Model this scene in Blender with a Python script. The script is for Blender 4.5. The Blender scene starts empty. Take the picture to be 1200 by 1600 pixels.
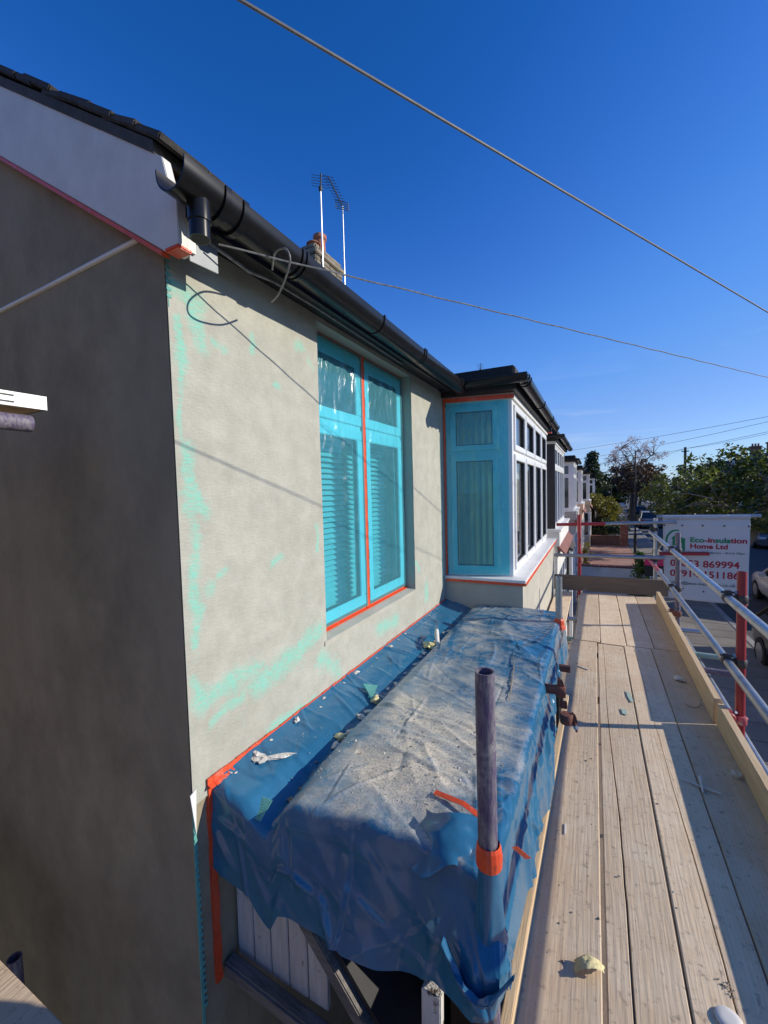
import bpy, bmesh, math, random
import numpy as np
from mathutils import Vector, Matrix, noise

S = bpy.context.scene
COL = S.collection
# ------------------------------------------------------------------ camera
CAM = Vector((0.0, 0.0, 3.8))
FPX = 650.0
RM = Matrix(((0.89275625, 0.00064970, 0.45053952),
             (0.44979432, 0.05622429, -0.89136070),
             (-0.02591038, 0.99841795, 0.04990235)))
cd = bpy.data.cameras.new('camera')
cam = bpy.data.objects.new('camera', cd); COL.objects.link(cam)
cd.sensor_fit = 'VERTICAL'; cd.sensor_height = 24.0; cd.sensor_width = 18.0
cd.lens = FPX / 1600.0 * 24.0
cd.clip_start = 0.02; cd.clip_end = 2000
cam.matrix_world = Matrix.Translation(CAM) @ RM.to_4x4()
S.camera = cam
# ------------------------------------------------------------------ light
SUN = Vector((1.0, 0.38, 0.45)).normalized()
EL = math.asin(SUN.z); AZ = math.atan2(SUN.x, SUN.y)
w = bpy.data.worlds.new('World'); S.world = w; w.use_nodes = True
nt = w.node_tree; bg = nt.nodes['Background']
sky = nt.nodes.new('ShaderNodeTexSky'); sky.sky_type = 'NISHITA'; sky.sun_disc = False
sky.sun_elevation = EL; sky.sun_rotation = AZ
sky.altitude = 0; sky.air_density = 1.0; sky.dust_density = 0.0; sky.ozone_density = 4.0
hs = nt.nodes.new('ShaderNodeMix'); hs.data_type = 'RGBA'; hs.blend_type = 'MULTIPLY'; hs.inputs[0].default_value = 1.0
hs.inputs[7].default_value = (.52, .83, 1.34, 1)
nt.links.new(sky.outputs[0], hs.inputs[6])
wa = nt.nodes.new('ShaderNodeVectorMath'); wa.operation = 'SCALE'; wa.inputs['Scale'].default_value = .065; nt.links.new(hs.outputs[2], wa.inputs[0])
wc = nt.nodes.new('ShaderNodeRGBCurve'); cm = wc.mapping; cm.use_clip = False; cm.extend = 'EXTRAPOLATED'
for ci, pts in ((0, ((.037, .010), (.052, .034), (.09, .108), (.18, .26), (.5, .6))), (1, ((.116, .097), (.155, .150), (.267, .31), (.5, .5), (1.0, 1.0))), (2, ((.38, .40), (.50, .575), (.8, .86), (1.0, .92), (1.4, 1.2)))):
    for q in pts: cm.curves[ci].points.new(q[0]/2, q[1]/2)
cm.update(); nt.links.new(wa.outputs[0], wc.inputs['Color'])
wb = nt.nodes.new('ShaderNodeVectorMath'); wb.operation = 'SCALE'; wb.inputs['Scale'].default_value = 1/.065; nt.links.new(wc.outputs[0], wb.inputs[0])
wtc = nt.nodes.new('ShaderNodeTexCoord'); wmp = nt.nodes.new('ShaderNodeMapping'); wmp.inputs['Scale'].default_value = (1.6, 2.2, 15); wmp.inputs['Rotation'].default_value = (.10, -.12, .4)
wno = nt.nodes.new('ShaderNodeTexNoise'); wno.inputs['Scale'].default_value = 1.5; wno.inputs['Detail'].default_value = 7; wno.inputs['Distortion'].default_value = .7
nt.links.new(wtc.outputs['Generated'], wmp.inputs[0]); nt.links.new(wmp.outputs[0], wno.inputs['Vector'])
wr1 = nt.nodes.new('ShaderNodeMapRange'); wr1.inputs['From Min'].default_value = .52; wr1.inputs['From Max'].default_value = .80; nt.links.new(wno.outputs['Fac'], wr1.inputs[0])
wsx = nt.nodes.new('ShaderNodeSeparateXYZ'); nt.links.new(wtc.outputs['Generated'], wsx.inputs[0])
wr2 = nt.nodes.new('ShaderNodeMapRange'); wr2.inputs['From Min'].default_value = .04; wr2.inputs['From Max'].default_value = .30; wr2.inputs['To Min'].default_value = .55; wr2.inputs['To Max'].default_value = .0; nt.links.new(wsx.outputs['Z'], wr2.inputs[0])
wml = nt.nodes.new('ShaderNodeMath'); wml.operation = 'MULTIPLY'; nt.links.new(wr1.outputs[0], wml.inputs[0]); nt.links.new(wr2.outputs[0], wml.inputs[1])
wcm = nt.nodes.new('ShaderNodeMix'); wcm.data_type = 'RGBA'; nt.links.new(wml.outputs[0], wcm.inputs[0]); nt.links.new(wb.outputs[0], wcm.inputs[6]); wcm.inputs[7].default_value = (6.2, 6.8, 7.6, 1)
nt.links.new(wcm.outputs[2], bg.inputs[0]); bg.inputs[1].default_value = 0.13
sd = bpy.data.lights.new('sun', 'SUN'); sd.energy = 5.0; sd.angle = math.radians(0.53); sd.color = (1.0, 0.92, 0.78)
sun = bpy.data.objects.new('sun', sd); COL.objects.link(sun)
sun.rotation_euler = SUN.to_track_quat('Z', 'Y').to_euler(); sun.location = (6, 4, 9)
vs = S.view_settings; vs.view_transform = 'Standard'; vs.look = 'None'; vs.exposure = 0.0; vs.gamma = 1.0
vs.use_curve_mapping = False
S.cycles.max_bounces = 8; S.cycles.transparent_max_bounces = 16

# ------------------------------------------------------------------ helpers
rng = random.Random(7)

class MB:
    def __init__(s): s.v = []; s.f = []
    def add(s, vs, fs):
        o = len(s.v); s.v += [tuple(p) for p in vs]; s.f += [tuple(i + o for i in f) for f in fs]; return s
    def obox(s, o, u, v, n):
        o, u, v, n = Vector(o), Vector(u), Vector(v), Vector(n)
        p = [o, o+u, o+u+v, o+v, o+n, o+u+n, o+u+v+n, o+v+n]
        fs = [(0, 3, 2, 1), (4, 5, 6, 7), (0, 1, 5, 4), (1, 2, 6, 5), (2, 3, 7, 6), (3, 0, 4, 7)]
        if u.cross(v).dot(n) < 0: fs = [f[::-1] for f in fs]
        return s.add(p, fs)
    def box(s, x0, x1, y0, y1, z0, z1):
        return s.obox((x0, y0, z0), (x1-x0, 0, 0), (0, y1-y0, 0), (0, 0, z1-z0))
    def tube(s, pts, r, n=12, caps=True, hollow=0.0):
        pts = [Vector(p) for p in pts]; rs = r if isinstance(r, (list, tuple)) else [r]*len(pts)
        up = None; rings = []
        for i, p in enumerate(pts):
            d = (pts[min(i+1, len(pts)-1)] - pts[max(i-1, 0)]).normalized()
            if up is None: up = Vector((0, 0, 1)) if abs(d.z) < .9 else Vector((1, 0, 0))
            a = d.cross(up).normalized(); b = a.cross(d).normalized(); up = b
            rings.append([p + (a*math.cos(2*math.pi*k/n) + b*math.sin(2*math.pi*k/n))*rs[i] for k in range(n)])
        vsx = [q for rg in rings for q in rg]; fs = []
        for i in range(len(rings)-1):
            for k in range(n):
                k2 = (k+1) % n
                fs.append((i*n+k, (i+1)*n+k, (i+1)*n+k2, i*n+k2))
        if hollow:
            o = len(vsx)
            for i, c in ((0, pts[0]), (len(pts)-1, pts[-1])):
                vsx += [c + (q-c)*hollow for q in rings[i]]
            d0 = (pts[1]-pts[0]).normalized()*.12; d1 = (pts[-2]-pts[-1]).normalized()*.12
            for i, c, dd in ((0, pts[0], d0), (len(pts)-1, pts[-1], d1)):
                vsx += [c + (q-c)*hollow + dd for q in rings[i]]
            e = (len(rings)-1)*n
            for k in range(n):
                k2 = (k+1) % n
                fs.append((k, k2, o+k2, o+k)); fs.append((e+k2, e+k, o+n+k, o+n+k2))
                fs.append((o+k, o+k2, o+2*n+k2, o+2*n+k)); fs.append((o+n+k2, o+n+k, o+3*n+k, o+3*n+k2))
        elif caps:
            fs.append(tuple(range(n))); fs.append(tuple(range((len(rings)-1)*n, len(rings)*n))[::-1])
        return s.add(vsx, fs)
    def lathe(s, c, prof, n=16):
        c = Vector(c); vsx = []; fs = []
        for r, z in prof:
            for k in range(n): vsx.append(c + Vector((r*math.cos(2*math.pi*k/n), r*math.sin(2*math.pi*k/n), z)))
        for i in range(len(prof)-1):
            for k in range(n):
                k2 = (k+1) % n; fs.append((i*n+k, i*n+k2, (i+1)*n+k2, (i+1)*n+k))
        fs.append(tuple(range(n))[::-1]); fs.append(tuple(range((len(prof)-1)*n, len(prof)*n)))
        return s.add(vsx, fs)
    def prism(s, poly, n):
        poly = [Vector(p) for p in poly]; n = Vector(n); k = len(poly)
        vsx = poly + [p+n for p in poly]
        fs = [tuple(range(k))[::-1], tuple(range(k, 2*k))] + [(i, (i+1) % k, k+(i+1) % k, k+i) for i in range(k)]
        nn = Vector((0, 0, 0))
        for i in range(k): nn += poly[i].cross(poly[(i+1) % k])
        if nn.dot(n) < 0: fs = [f[::-1] for f in fs]
        return s.add(vsx, fs)
    def build(s, name, mat, parent=None, smooth=False, bevel=0.0, kind=None, label=None):
        me = bpy.data.meshes.new(name); me.from_pydata(s.v, [], s.f); me.update()
        if bevel:
            bm = bmesh.new(); bm.from_mesh(me)
            bmesh.ops.bevel(bm, geom=[e for e in bm.edges if len(e.link_faces) == 2 and e.calc_face_angle(0) > .5], offset=bevel, segments=2, affect='EDGES', clamp_overlap=True)
            bm.to_mesh(me); bm.free()
        return mkobj(name, me, mat, parent, smooth, kind, label)

def mkobj(name, me, mat, parent=None, smooth=False, kind=None, label=None):
    if mat and not me.materials: me.materials.append(MT[mat] if isinstance(mat, str) else mat)
    if smooth:
        me.polygons.foreach_set('use_smooth', [True]*len(me.polygons))
        if smooth != 'all':
            try: me.set_sharp_from_angle(angle=math.radians(38))
            except Exception: pass
    o = bpy.data.objects.new(name, me); COL.objects.link(o)
    if parent:
        o.parent = parent
        if parent.type == 'EMPTY': o.matrix_parent_inverse = Matrix.Translation(-parent.location)
    if kind: o['kind'] = kind
    if label: o['label'] = label
    return o

def tag(o, label, cat, group=None):
    o['label'] = label; o['category'] = cat
    if group: o['group'] = group
    return o
def thing(name, label, cat, loc=(0, 0, 0), group=None):
    o = bpy.data.objects.new(name, None); COL.objects.link(o); o.location = loc; o.empty_display_size = .1
    return tag(o, label, cat, group)
def copy_tree(o, parent=None):
    c = o.copy(); COL.objects.link(c); c.parent = parent
    for ch in list(o.children): copy_tree(ch, c)
    return c
def grid(name, P, mat, parent=None, smooth='all', closed=False, skip=None, kind=None):
    nu, nv = P.shape[0], P.shape[1]
    fs = []
    for i in range(nu-1):
        for j in range(nv-1):
            if skip is not None and skip[i, j]: continue
            fs.append((i*nv+j, (i+1)*nv+j, (i+1)*nv+j+1, i*nv+j+1))
    me = bpy.data.meshes.new(name); me.from_pydata(P.reshape(-1, 3).tolist(), [], fs); me.update()
    return mkobj(name, me, mat, parent, smooth, kind)
def attr(o, name, vals):
    a = o.data.attributes.new(name, 'FLOAT', 'POINT'); a.data.foreach_set('value', np.asarray(vals, dtype=np.float32).ravel())
def sm(x, a, b):
    t = np.clip((x-a)/(b-a), 0, 1); return t*t*(3-2*t)
def nz(x, y, z=0.0): return noise.noise(Vector((x, y, z)))

# ------------------------------------------------------------------ materials
MT = {}
def mat(name, col, rough=.6, col2=None, scale=8.0, stretch=(1, 1, 1), metal=0.0, bump=0.0, bscale=None, lo=.35, hi=.65, detail=6.0, rnd=0.0, spec=.5, dirt=None, dscale=2.0, dlo=.5, dhi=.75, coat=0.0):
    m = bpy.data.materials.new(name); m.use_nodes = True; N = m.node_tree.nodes; L = m.node_tree.links
    b = N['Principled BSDF']; b.inputs['Roughness'].default_value = rough; b.inputs['Metallic'].default_value = metal
    b.inputs['Specular IOR Level'].default_value = spec; b.inputs['Coat Weight'].default_value = coat
    b.inputs['Base Color'].default_value = (*col, 1)
    tc = N.new('ShaderNodeTexCoord'); mp = N.new('ShaderNodeMapping'); mp.inputs['Scale'].default_value = stretch
    L.new(tc.outputs['Object'], mp.inputs[0])
    out = None
    if rnd:
        oi = N.new('ShaderNodeObjectInfo'); va = N.new('ShaderNodeVectorMath'); va.operation = 'MULTIPLY_ADD'
        cb = N.new('ShaderNodeCombineXYZ')
        for i in range(3): L.new(oi.outputs['Random'], cb.inputs[i])
        va.inputs[1].default_value = (37.1, 17.3, 29.7); L.new(cb.outputs[0], va.inputs[0]); L.new(tc.outputs['Object'], va.inputs[2]); L.new(va.outputs[0], mp.inputs[0])
    if col2:
        n1 = N.new('ShaderNodeTexNoise'); n1.inputs['Scale'].default_value = scale; n1.inputs['Detail'].default_value = detail; n1.inputs['Roughness'].default_value = .65
        L.new(mp.outputs[0], n1.inputs['Vector'])
        cr = N.new('ShaderNodeValToRGB'); cr.color_ramp.elements[0].position = lo; cr.color_ramp.elements[1].position = hi
        cr.color_ramp.elements[0].color = (*col, 1); cr.color_ramp.elements[1].color = (*col2, 1)
        L.new(n1.outputs['Fac'], cr.inputs[0]); out = cr.outputs[0]
    if dirt:
        n2 = N.new('ShaderNodeTexNoise'); n2.inputs['Scale'].default_value = dscale; n2.inputs['Detail'].default_value = 8; n2.inputs['Roughness'].default_value = .7
        L.new(tc.outputs['Object'] if not rnd else va.outputs[0], n2.inputs['Vector'])
        c2 = N.new('ShaderNodeValToRGB'); c2.color_ramp.elements[0].position = dlo; c2.color_ramp.elements[1].position = dhi
        L.new(n2.outputs['Fac'], c2.inputs[0])
        mx = N.new('ShaderNodeMix'); mx.data_type = 'RGBA'
        L.new(c2.outputs[0], mx.inputs[0])
        if out: L.new(out, mx.inputs[6])
        else: mx.inputs[6].default_value = (*col, 1)
        mx.inputs[7].default_value = (*dirt, 1); out = mx.outputs[2]
    if rnd:
        hv = N.new('ShaderNodeHueSaturation'); mr = N.new('ShaderNodeMapRange'); mr.inputs['To Min'].default_value = 1-rnd; mr.inputs['To Max'].default_value = 1+rnd
        L.new(oi.outputs['Random'], mr.inputs[0]); L.new(mr.outputs[0], hv.inputs['Value'])
        if out: L.new(out, hv.inputs['Color'])
        else: hv.inputs['Color'].default_value = (*col, 1)
        out = hv.outputs[0]
    if out: L.new(out, b.inputs['Base Color'])
    if bump:
        n3 = N.new('ShaderNodeTexNoise'); n3.inputs['Scale'].default_value = bscale or scale*4; n3.inputs['Detail'].default_value = 5
        L.new(mp.outputs[0], n3.inputs['Vector'])
        bp = N.new('ShaderNodeBump'); bp.inputs['Strength'].default_value = bump; bp.inputs['Distance'].default_value = .01
        L.new(n3.outputs['Fac'], bp.inputs['Height']); L.new(bp.outputs[0], b.inputs['Normal'])
    MT[name] = m
    return m, N, L, b, tc, mp

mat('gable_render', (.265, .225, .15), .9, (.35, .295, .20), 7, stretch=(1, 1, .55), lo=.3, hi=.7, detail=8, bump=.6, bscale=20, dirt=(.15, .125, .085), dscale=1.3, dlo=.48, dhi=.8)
mat('render_plain', (.38, .365, .305), .9, (.46, .44, .375), 5, bump=.25, bscale=120)
mat('reveal_render', (.36, .36, .31), .9, (.30, .42, .36), 6, bump=.25, bscale=90, lo=.45, hi=.75)
mat('upvc', (.80, .80, .80), .28, (.74, .74, .73), 3)
mat('upvc_flat', (.78, .78, .76), .45, (.70, .70, .68), 4)
mat('barge_paint', (.74, .71, .65), .5, (.64, .615, .565), 9, dirt=(.45, .44, .42), dscale=14, dlo=.66, dhi=.74)
mat('tape', (.78, .085, .022), .38, (.62, .07, .025), 14, bump=.35, bscale=40, dirt=(.60, .32, .24), dscale=9, dlo=.60, dhi=.75)
mat('black_plastic', (.009, .009, .010), .27, (.013, .013, .014), 12, spec=.3, dirt=(.06, .056, .05), dscale=16, dlo=.62, dhi=.80)
mat('black_board', (.012, .012, .013), .55, (.02, .02, .02), 8)
mat('slate', (.035, .032, .032), .8, (.06, .055, .05), 14, bump=.5, bscale=40, rnd=.25)
mat('felt', (.02, .02, .021), .85, (.045, .044, .045), 30, bump=.4, bscale=120)
mat('galv', (.50, .52, .53), .38, (.36, .38, .39), 9, stretch=(1, 1, 1), metal=.75, bump=.08, bscale=60, rnd=.12, dirt=(.22, .22, .21), dscale=11, dlo=.58, dhi=.75)
mat('galv_bright', (.42, .44, .46), .45, (.34, .36, .38), 14, metal=.5, bump=.05, bscale=80, dirt=(.5, .45, .4), dscale=20, dlo=.6, dhi=.7)
mat('red_paint', (.38, .03, .035), .45, (.30, .022, .03), 10, dirt=(.33, .20, .19), dscale=24, dlo=.60, dhi=.72, rnd=.1)
mat('pink_paint', (.52, .13, .15), .5, (.40, .06, .08), 14, dirt=(.42, .35, .33), dscale=18, dlo=.55, dhi=.7)
mat('purple_paint', (.085, .06, .13), .6, (.19, .175, .19), 9, stretch=(14, 14, 2.2), dirt=(.29, .27, .27), dscale=26, dlo=.50, dhi=.66, bump=.15, bscale=60, lo=.40, hi=.62)
mat('rust', (.20, .06, .035), .75, (.12, .05, .04), 20, bump=.3, bscale=60)
mat('green_paint', (.20, .36, .30), .5, (.30, .40, .36), 12)
mat('iron', (.05, .045, .045), .55, (.12, .10, .09), 30, metal=.5, bump=.2, bscale=80)
mat('pale_wood', (.66, .50, .31), .75, (.54, .38, .21), 5, stretch=(14, .7, 14), bump=.2, bscale=20, dirt=(.42, .33, .22), dscale=4, dlo=.58, dhi=.8, rnd=.08)
mat('dark_wood', (.20, .145, .10), .85, (.13, .10, .075), 5, stretch=(.7, 14, 14), bump=.3, bscale=20, dirt=(.42, .38, .34), dscale=5, dlo=.62, dhi=.72, rnd=.1)
mat('flaky', (.62, .60, .56), .8, (.50, .48, .45), 6, stretch=(8, 8, 1), bump=.6, bscale=18, dirt=(.09, .065, .05), dscale=9, dlo=.58, dhi=.63)
mat('grey_timber', (.11, .10, .09), .9, (.22, .20, .185), 4, stretch=(1, 8, 8), bump=.6, bscale=24)
mat('black_felt', (.010, .010, .013), .7, (.02, .02, .024), 5)
mat('brick', (.33, .09, .05), .85, (.40, .15, .09), 9, bump=.5, bscale=50, rnd=.25, dirt=(.52, .48, .44), dscale=13, dlo=.56, dhi=.66)
mat('mortar', (.38, .35, .31), .95, (.28, .26, .23), 18, bump=.5, bscale=90)
mat('room', (.55, .50, .44), .9, (.50, .46, .40), 2)
mat('carpet', (.16, .13, .11), .95)
mat('blind', (.82, .82, .80), .5)
mat('curtain', (.66, .60, .48), .9, (.55, .50, .40), 3)
mat('plaster_lump', (.52, .49, .43), .95, (.64, .61, .55), 30, bump=.7, bscale=90, rnd=.15)
mat('white_lump', (.72, .69, .63), .9, (.62, .58, .5), 25, bump=.6, bscale=80, rnd=.1)
mat('foam', (.78, .68, .36), .85, (.66, .56, .28), 20, bump=.5, bscale=60)
mat('dark_crumb', (.16, .14, .12), .95, (.26, .23, .2), 30, bump=.6, bscale=80)
mat('mesh_green', (.13, .42, .36), .7, (.10, .30, .27), 20)
mat('cable', (.11, .11, .115), .5, (.25, .25, .25), 40)
mat('cable_grey', (.13, .13, .14), .5, (.20, .20, .20), 30)
mat('alu', (.68, .68, .68), .35, metal=.8)
mat('asphalt', (.060, .060, .062), .9, (.085, .083, .08), 1.4, bump=.4, bscale=70, dirt=(.045, .045, .046), dscale=.35)
mat('pavement', (.19, .172, .148), .9, (.24, .22, .19), 1.2, bump=.3, bscale=60, dirt=(.12, .11, .098), dscale=.8, dlo=.5, dhi=.8, rnd=.12)
mat('kerb', (.33, .32, .30), .9, (.25, .24, .23), 4, bump=.3, bscale=40)
mat('garden', (.20, .16, .13), .95, (.27, .21, .16), 2.0, bump=.5, bscale=40, dirt=(.33, .20, .15), dscale=.6)
mat('red_paving', (.30, .14, .10), .9, (.36, .20, .15), 3, bump=.3, bscale=40, dirt=(.40, .33, .28), dscale=1.2, dlo=.5, dhi=.75)
mat('grass', (.05, .085, .025), .9, (.085, .11, .04), 3)
mat('white_wall', (.72, .71, .68), .85, (.60, .59, .56), 2, bump=.2, bscale=40, dirt=(.42, .40, .37), dscale=1.6, dlo=.58, dhi=.85)
mat('cream_wall', (.66, .56, .42), .85, (.58, .48, .36), 2)
mat('pink_wall', (.66, .50, .42), .85, (.58, .44, .37), 2)
mat('grey_wall', (.40, .40, .39), .85, (.32, .32, .31), 8, bump=.4, bscale=30)
mat('dark_clad', (.022, .017, .018), .6, (.035, .028, .028), 5)
mat('red_tile', (.17, .06, .05), .8, (.24, .10, .08), 12, bump=.4, bscale=40)
mat('opp_brick', (.16, .085, .06), .9, (.22, .12, .09), 6)
mat('opp_roof', (.055, .045, .042), .9, (.09, .07, .06), 5)
mat('bark', (.085, .065, .05), .95, (.14, .115, .09), 9, stretch=(3, 3, .6), bump=.8, bscale=18)
mat('bark_pale', (.26, .22, .17), .9, (.17, .14, .11), 9)
mat('tyre', (.018, .018, .018), .85)
mat('alloy', (.45, .45, .47), .35, metal=.8)
mat('lamp_red', (.35, .01, .01), .25)
mat('lamp_clear', (.75, .77, .78), .15)
mat('plate_yellow', (.75, .55, .06), .5)
mat('car_black', (.006, .006, .007), .22, spec=.35)
mat('car_white', (.72, .73, .74), .2, coat=1.0)
mat('car_blue', (.02, .075, .16), .2, coat=1.0)
mat('car_grey', (.12, .125, .13), .2, coat=1.0)
mat('car_silver', (.42, .43, .45), .25, coat=1.0)
mat('scrap_green', (.32, .46, .38), .8, (.45, .52, .44), 30)
mat('buff_bounce_wall', (.40, .29, .165), .9, (.34, .24, .13), 5)  # wall of the added unseen house, tone set for warm bounced light
mat('dull_plate', (.20, .215, .235), .5, (.16, .175, .19), 14, metal=.3)
mat('txt_green', (.008, .20, .085), .6)
mat('txt_red', (.34, .012, .035), .6)
mat('txt_dark', (.09, .16, .17), .6)
mat('txt_white', (.85, .85, .85), .6)
mat('sign_pink', (.62, .015, .11), .5)
mat('sign_black', (.01, .01, .011), .5)
mat('pole_dark', (.02, .022, .022), .6, (.04, .04, .04), 5)
mat('pole_wood', (.06, .045, .035), .9, (.09, .07, .05), 4)
mat('disc_white', (.74, .72, .68), .6, (.66, .64, .6), 12)
mat('terracotta', (.42, .16, .09), .85, (.33, .12, .07), 9, bump=.3, bscale=40)
mat('stone_old', (.17, .145, .11), .95, (.26, .225, .17), 8, bump=.8, bscale=30, dirt=(.08, .07, .055), dscale=5, rnd=.15)

# scaffold board wood
m, N, L, b, tc, mp = mat('board_wood', (.63, .465, .30), .85, (.71, .555, .385), 3.2, stretch=(11, .55, 11), bump=.28, bscale=9, rnd=.14, dirt=(.74, .61, .44), dscale=4.5, dlo=.46, dhi=.68, lo=.3, hi=.7)
n4 = N.new('ShaderNodeTexNoise'); n4.inputs['Scale'].default_value = 34; n4.inputs['Detail'].default_value = 7; n4.inputs['Roughness'].default_value = .75
L.new(tc.outputs['Object'], n4.inputs['Vector'])
c4 = N.new('ShaderNodeValToRGB'); c4.color_ramp.elements[0].position = .56; c4.color_ramp.elements[1].position = .68
L.new(n4.outputs['Fac'], c4.inputs[0])
n5 = N.new('ShaderNodeTexWave'); n5.wave_type = 'BANDS'; n5.bands_direction = 'X'; n5.inputs['Scale'].default_value = 22; n5.inputs['Distortion'].default_value = 6; n5.inputs['Detail'].default_value = 3; n5.inputs['Detail Scale'].default_value = .6
mp5 = N.new('ShaderNodeMapping'); mp5.inputs['Scale'].default_value = (1, .08, 1); L.new(mp.inputs[0].links[0].from_socket, mp5.inputs[0]); L.new(mp5.outputs[0], n5.inputs['Vector'])
src = b.inputs['Base Color'].links[0].from_socket
mxa = N.new('ShaderNodeMix'); mxa.data_type = 'RGBA'; mxa.blend_type = 'MULTIPLY'; mxa.inputs[0].default_value = .07
L.new(src, mxa.inputs[6]); L.new(n5.outputs['Color'], mxa.inputs[7])
mxb = N.new('ShaderNodeMix'); mxb.data_type = 'RGBA'; mf = N.new('ShaderNodeMath'); mf.operation = 'MULTIPLY'; mf.inputs[1].default_value = .7
L.new(c4.outputs[0], mf.inputs[0]); L.new(mf.outputs[0], mxb.inputs[0]); L.new(mxa.outputs[2], mxb.inputs[6]); mxb.inputs[7].default_value = (.16, .12, .09, 1)
L.new(mxb.outputs[2], b.inputs['Base Color'])

# front render wall with mesh showing through (painted mask lives on the mesh)
m, N, L, b, tc, mp = mat('front_render', (.355, .35, .295), .92, (.45, .445, .38), 11, lo=.3, hi=.68, detail=10, dirt=(.33, .32, .265), dscale=1.6, dlo=.5, dhi=.85)
at = N.new('ShaderNodeAttribute'); at.attribute_name = 'green'
nb = N.new('ShaderNodeTexNoise'); nb.inputs['Scale'].default_value = 55; nb.inputs['Detail'].default_value = 6; nb.inputs['Roughness'].default_value = .7
L.new(tc.outputs['Object'], nb.inputs['Vector'])
wv = N.new('ShaderNodeTexNoise'); wv.inputs['Scale'].default_value = 1.0; wv.inputs['Detail'].default_value = 4; wv.inputs['Roughness'].default_value = .6
wm = N.new('ShaderNodeMapping'); wm.inputs['Scale'].default_value = (20, 30, 150); L.new(tc.outputs['Object'], wm.inputs[0]); L.new(wm.outputs[0], wv.inputs['Vector'])
ad = N.new('ShaderNodeMath'); ad.operation = 'MULTIPLY_ADD'; ad.inputs[1].default_value = .9; L.new(nb.outputs['Fac'], ad.inputs[0]); L.new(at.outputs['Fac'], ad.inputs[2])
cr = N.new('ShaderNodeValToRGB'); cr.color_ramp.elements[0].position = .72; cr.color_ramp.elements[1].position = 1.12
mr = N.new('ShaderNodeMath'); mr.operation = 'MULTIPLY'; mr.inputs[1].default_value = .85; L.new(ad.outputs[0], mr.inputs[0])
cr.color_ramp.elements[0].position = .62; cr.color_ramp.elements[1].position = .96
L.new(mr.outputs[0], cr.inputs[0])
wr = N.new('ShaderNodeMapRange'); wr.inputs['From Min'].default_value = .35; wr.inputs['From Max'].default_value = .6; wr.inputs['To Min'].default_value = .25; wr.inputs['To Max'].default_value = 1.0; L.new(wv.outputs['Fac'], wr.inputs[0])
mm = N.new('ShaderNodeMath'); mm.operation = 'MULTIPLY'; L.new(cr.outputs[0], mm.inputs[0]); L.new(wr.outputs[0], mm.inputs[1])
mx = N.new('ShaderNodeMix'); mx.data_type = 'RGBA'; src = b.inputs['Base Color'].links[0].from_socket
L.new(mm.outputs[0], mx.inputs[0]); L.new(src, mx.inputs[6]); mx.inputs[7].default_value = (.22, .53, .42, 1)
L.new(mx.outputs[2], b.inputs['Base Color'])
am = N.new('ShaderNodeMath'); am.operation = 'MULTIPLY_ADD'; am.inputs[1].default_value = 1.1
L.new(wv.outputs['Fac'], am.inputs[0]); L.new(nb.outputs['Fac'], am.inputs[2])
bp = N.new('ShaderNodeBump'); bp.inputs['Strength'].default_value = .42; bp.inputs['Distance'].default_value = .007
L.new(am.outputs[0], bp.inputs['Height']); L.new(bp.outputs[0], b.inputs['Normal'])

# tarpaulin
m, N, L, b, tc, mp = mat('tarp', (.020, .110, .215), .30, (.032, .15, .27), 6, bump=.10, bscale=24, spec=.5)
b.inputs['Coat Weight'].default_value = .25; b.inputs['Coat Roughness'].default_value = .2
at = N.new('ShaderNodeAttribute'); at.attribute_name = 'dust'
nb = N.new('ShaderNodeTexNoise'); nb.inputs['Scale'].default_value = 11; nb.inputs['Detail'].default_value = 9; nb.inputs['Roughness'].default_value = .72; nb.inputs['Distortion'].default_value = .6
L.new(tc.outputs['Object'], nb.inputs['Vector'])
ad = N.new('ShaderNodeMath'); ad.operation = 'ADD'; L.new(nb.outputs['Fac'], ad.inputs[0]); L.new(at.outputs['Fac'], ad.inputs[1])
cr = N.new('ShaderNodeMapRange'); cr.inputs['From Min'].default_value = .64; cr.inputs['From Max'].default_value = 1.12; cr.inputs['To Max'].default_value = .93; L.new(ad.outputs[0], cr.inputs[0])
nd = N.new('ShaderNodeTexNoise'); nd.inputs['Scale'].default_value = 160; nd.inputs['Detail'].default_value = 4; L.new(tc.outputs['Object'], nd.inputs['Vector'])
cd2 = N.new('ShaderNodeValToRGB'); cd2.color_ramp.elements[0].color = (.40, .345, .255, 1); cd2.color_ramp.elements[1].color = (.66, .58, .455, 1); cd2.color_ramp.elements[0].position = .35; cd2.color_ramp.elements[1].position = .6
L.new(nd.outputs['Fac'], cd2.inputs[0])
mx = N.new('ShaderNodeMix'); mx.data_type = 'RGBA'; src = b.inputs['Base Color'].links[0].from_socket
L.new(cr.outputs[0], mx.inputs[0]); L.new(src, mx.inputs[6]); L.new(cd2.outputs[0], mx.inputs[7]); L.new(mx.outputs[2], b.inputs['Base Color'])
rr = N.new('ShaderNodeMapRange'); rr.inputs['To Min'].default_value = .16; rr.inputs['To Max'].default_value = .95; L.new(cr.outputs[0], rr.inputs[0]); L.new(rr.outputs[0], b.inputs['Roughness'])
cw = N.new('ShaderNodeMapRange'); cw.inputs['To Min'].default_value = .12; cw.inputs['To Max'].default_value = 0; L.new(cr.outputs[0], cw.inputs[0]); L.new(cw.outputs[0], b.inputs['Coat Weight'])

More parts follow.
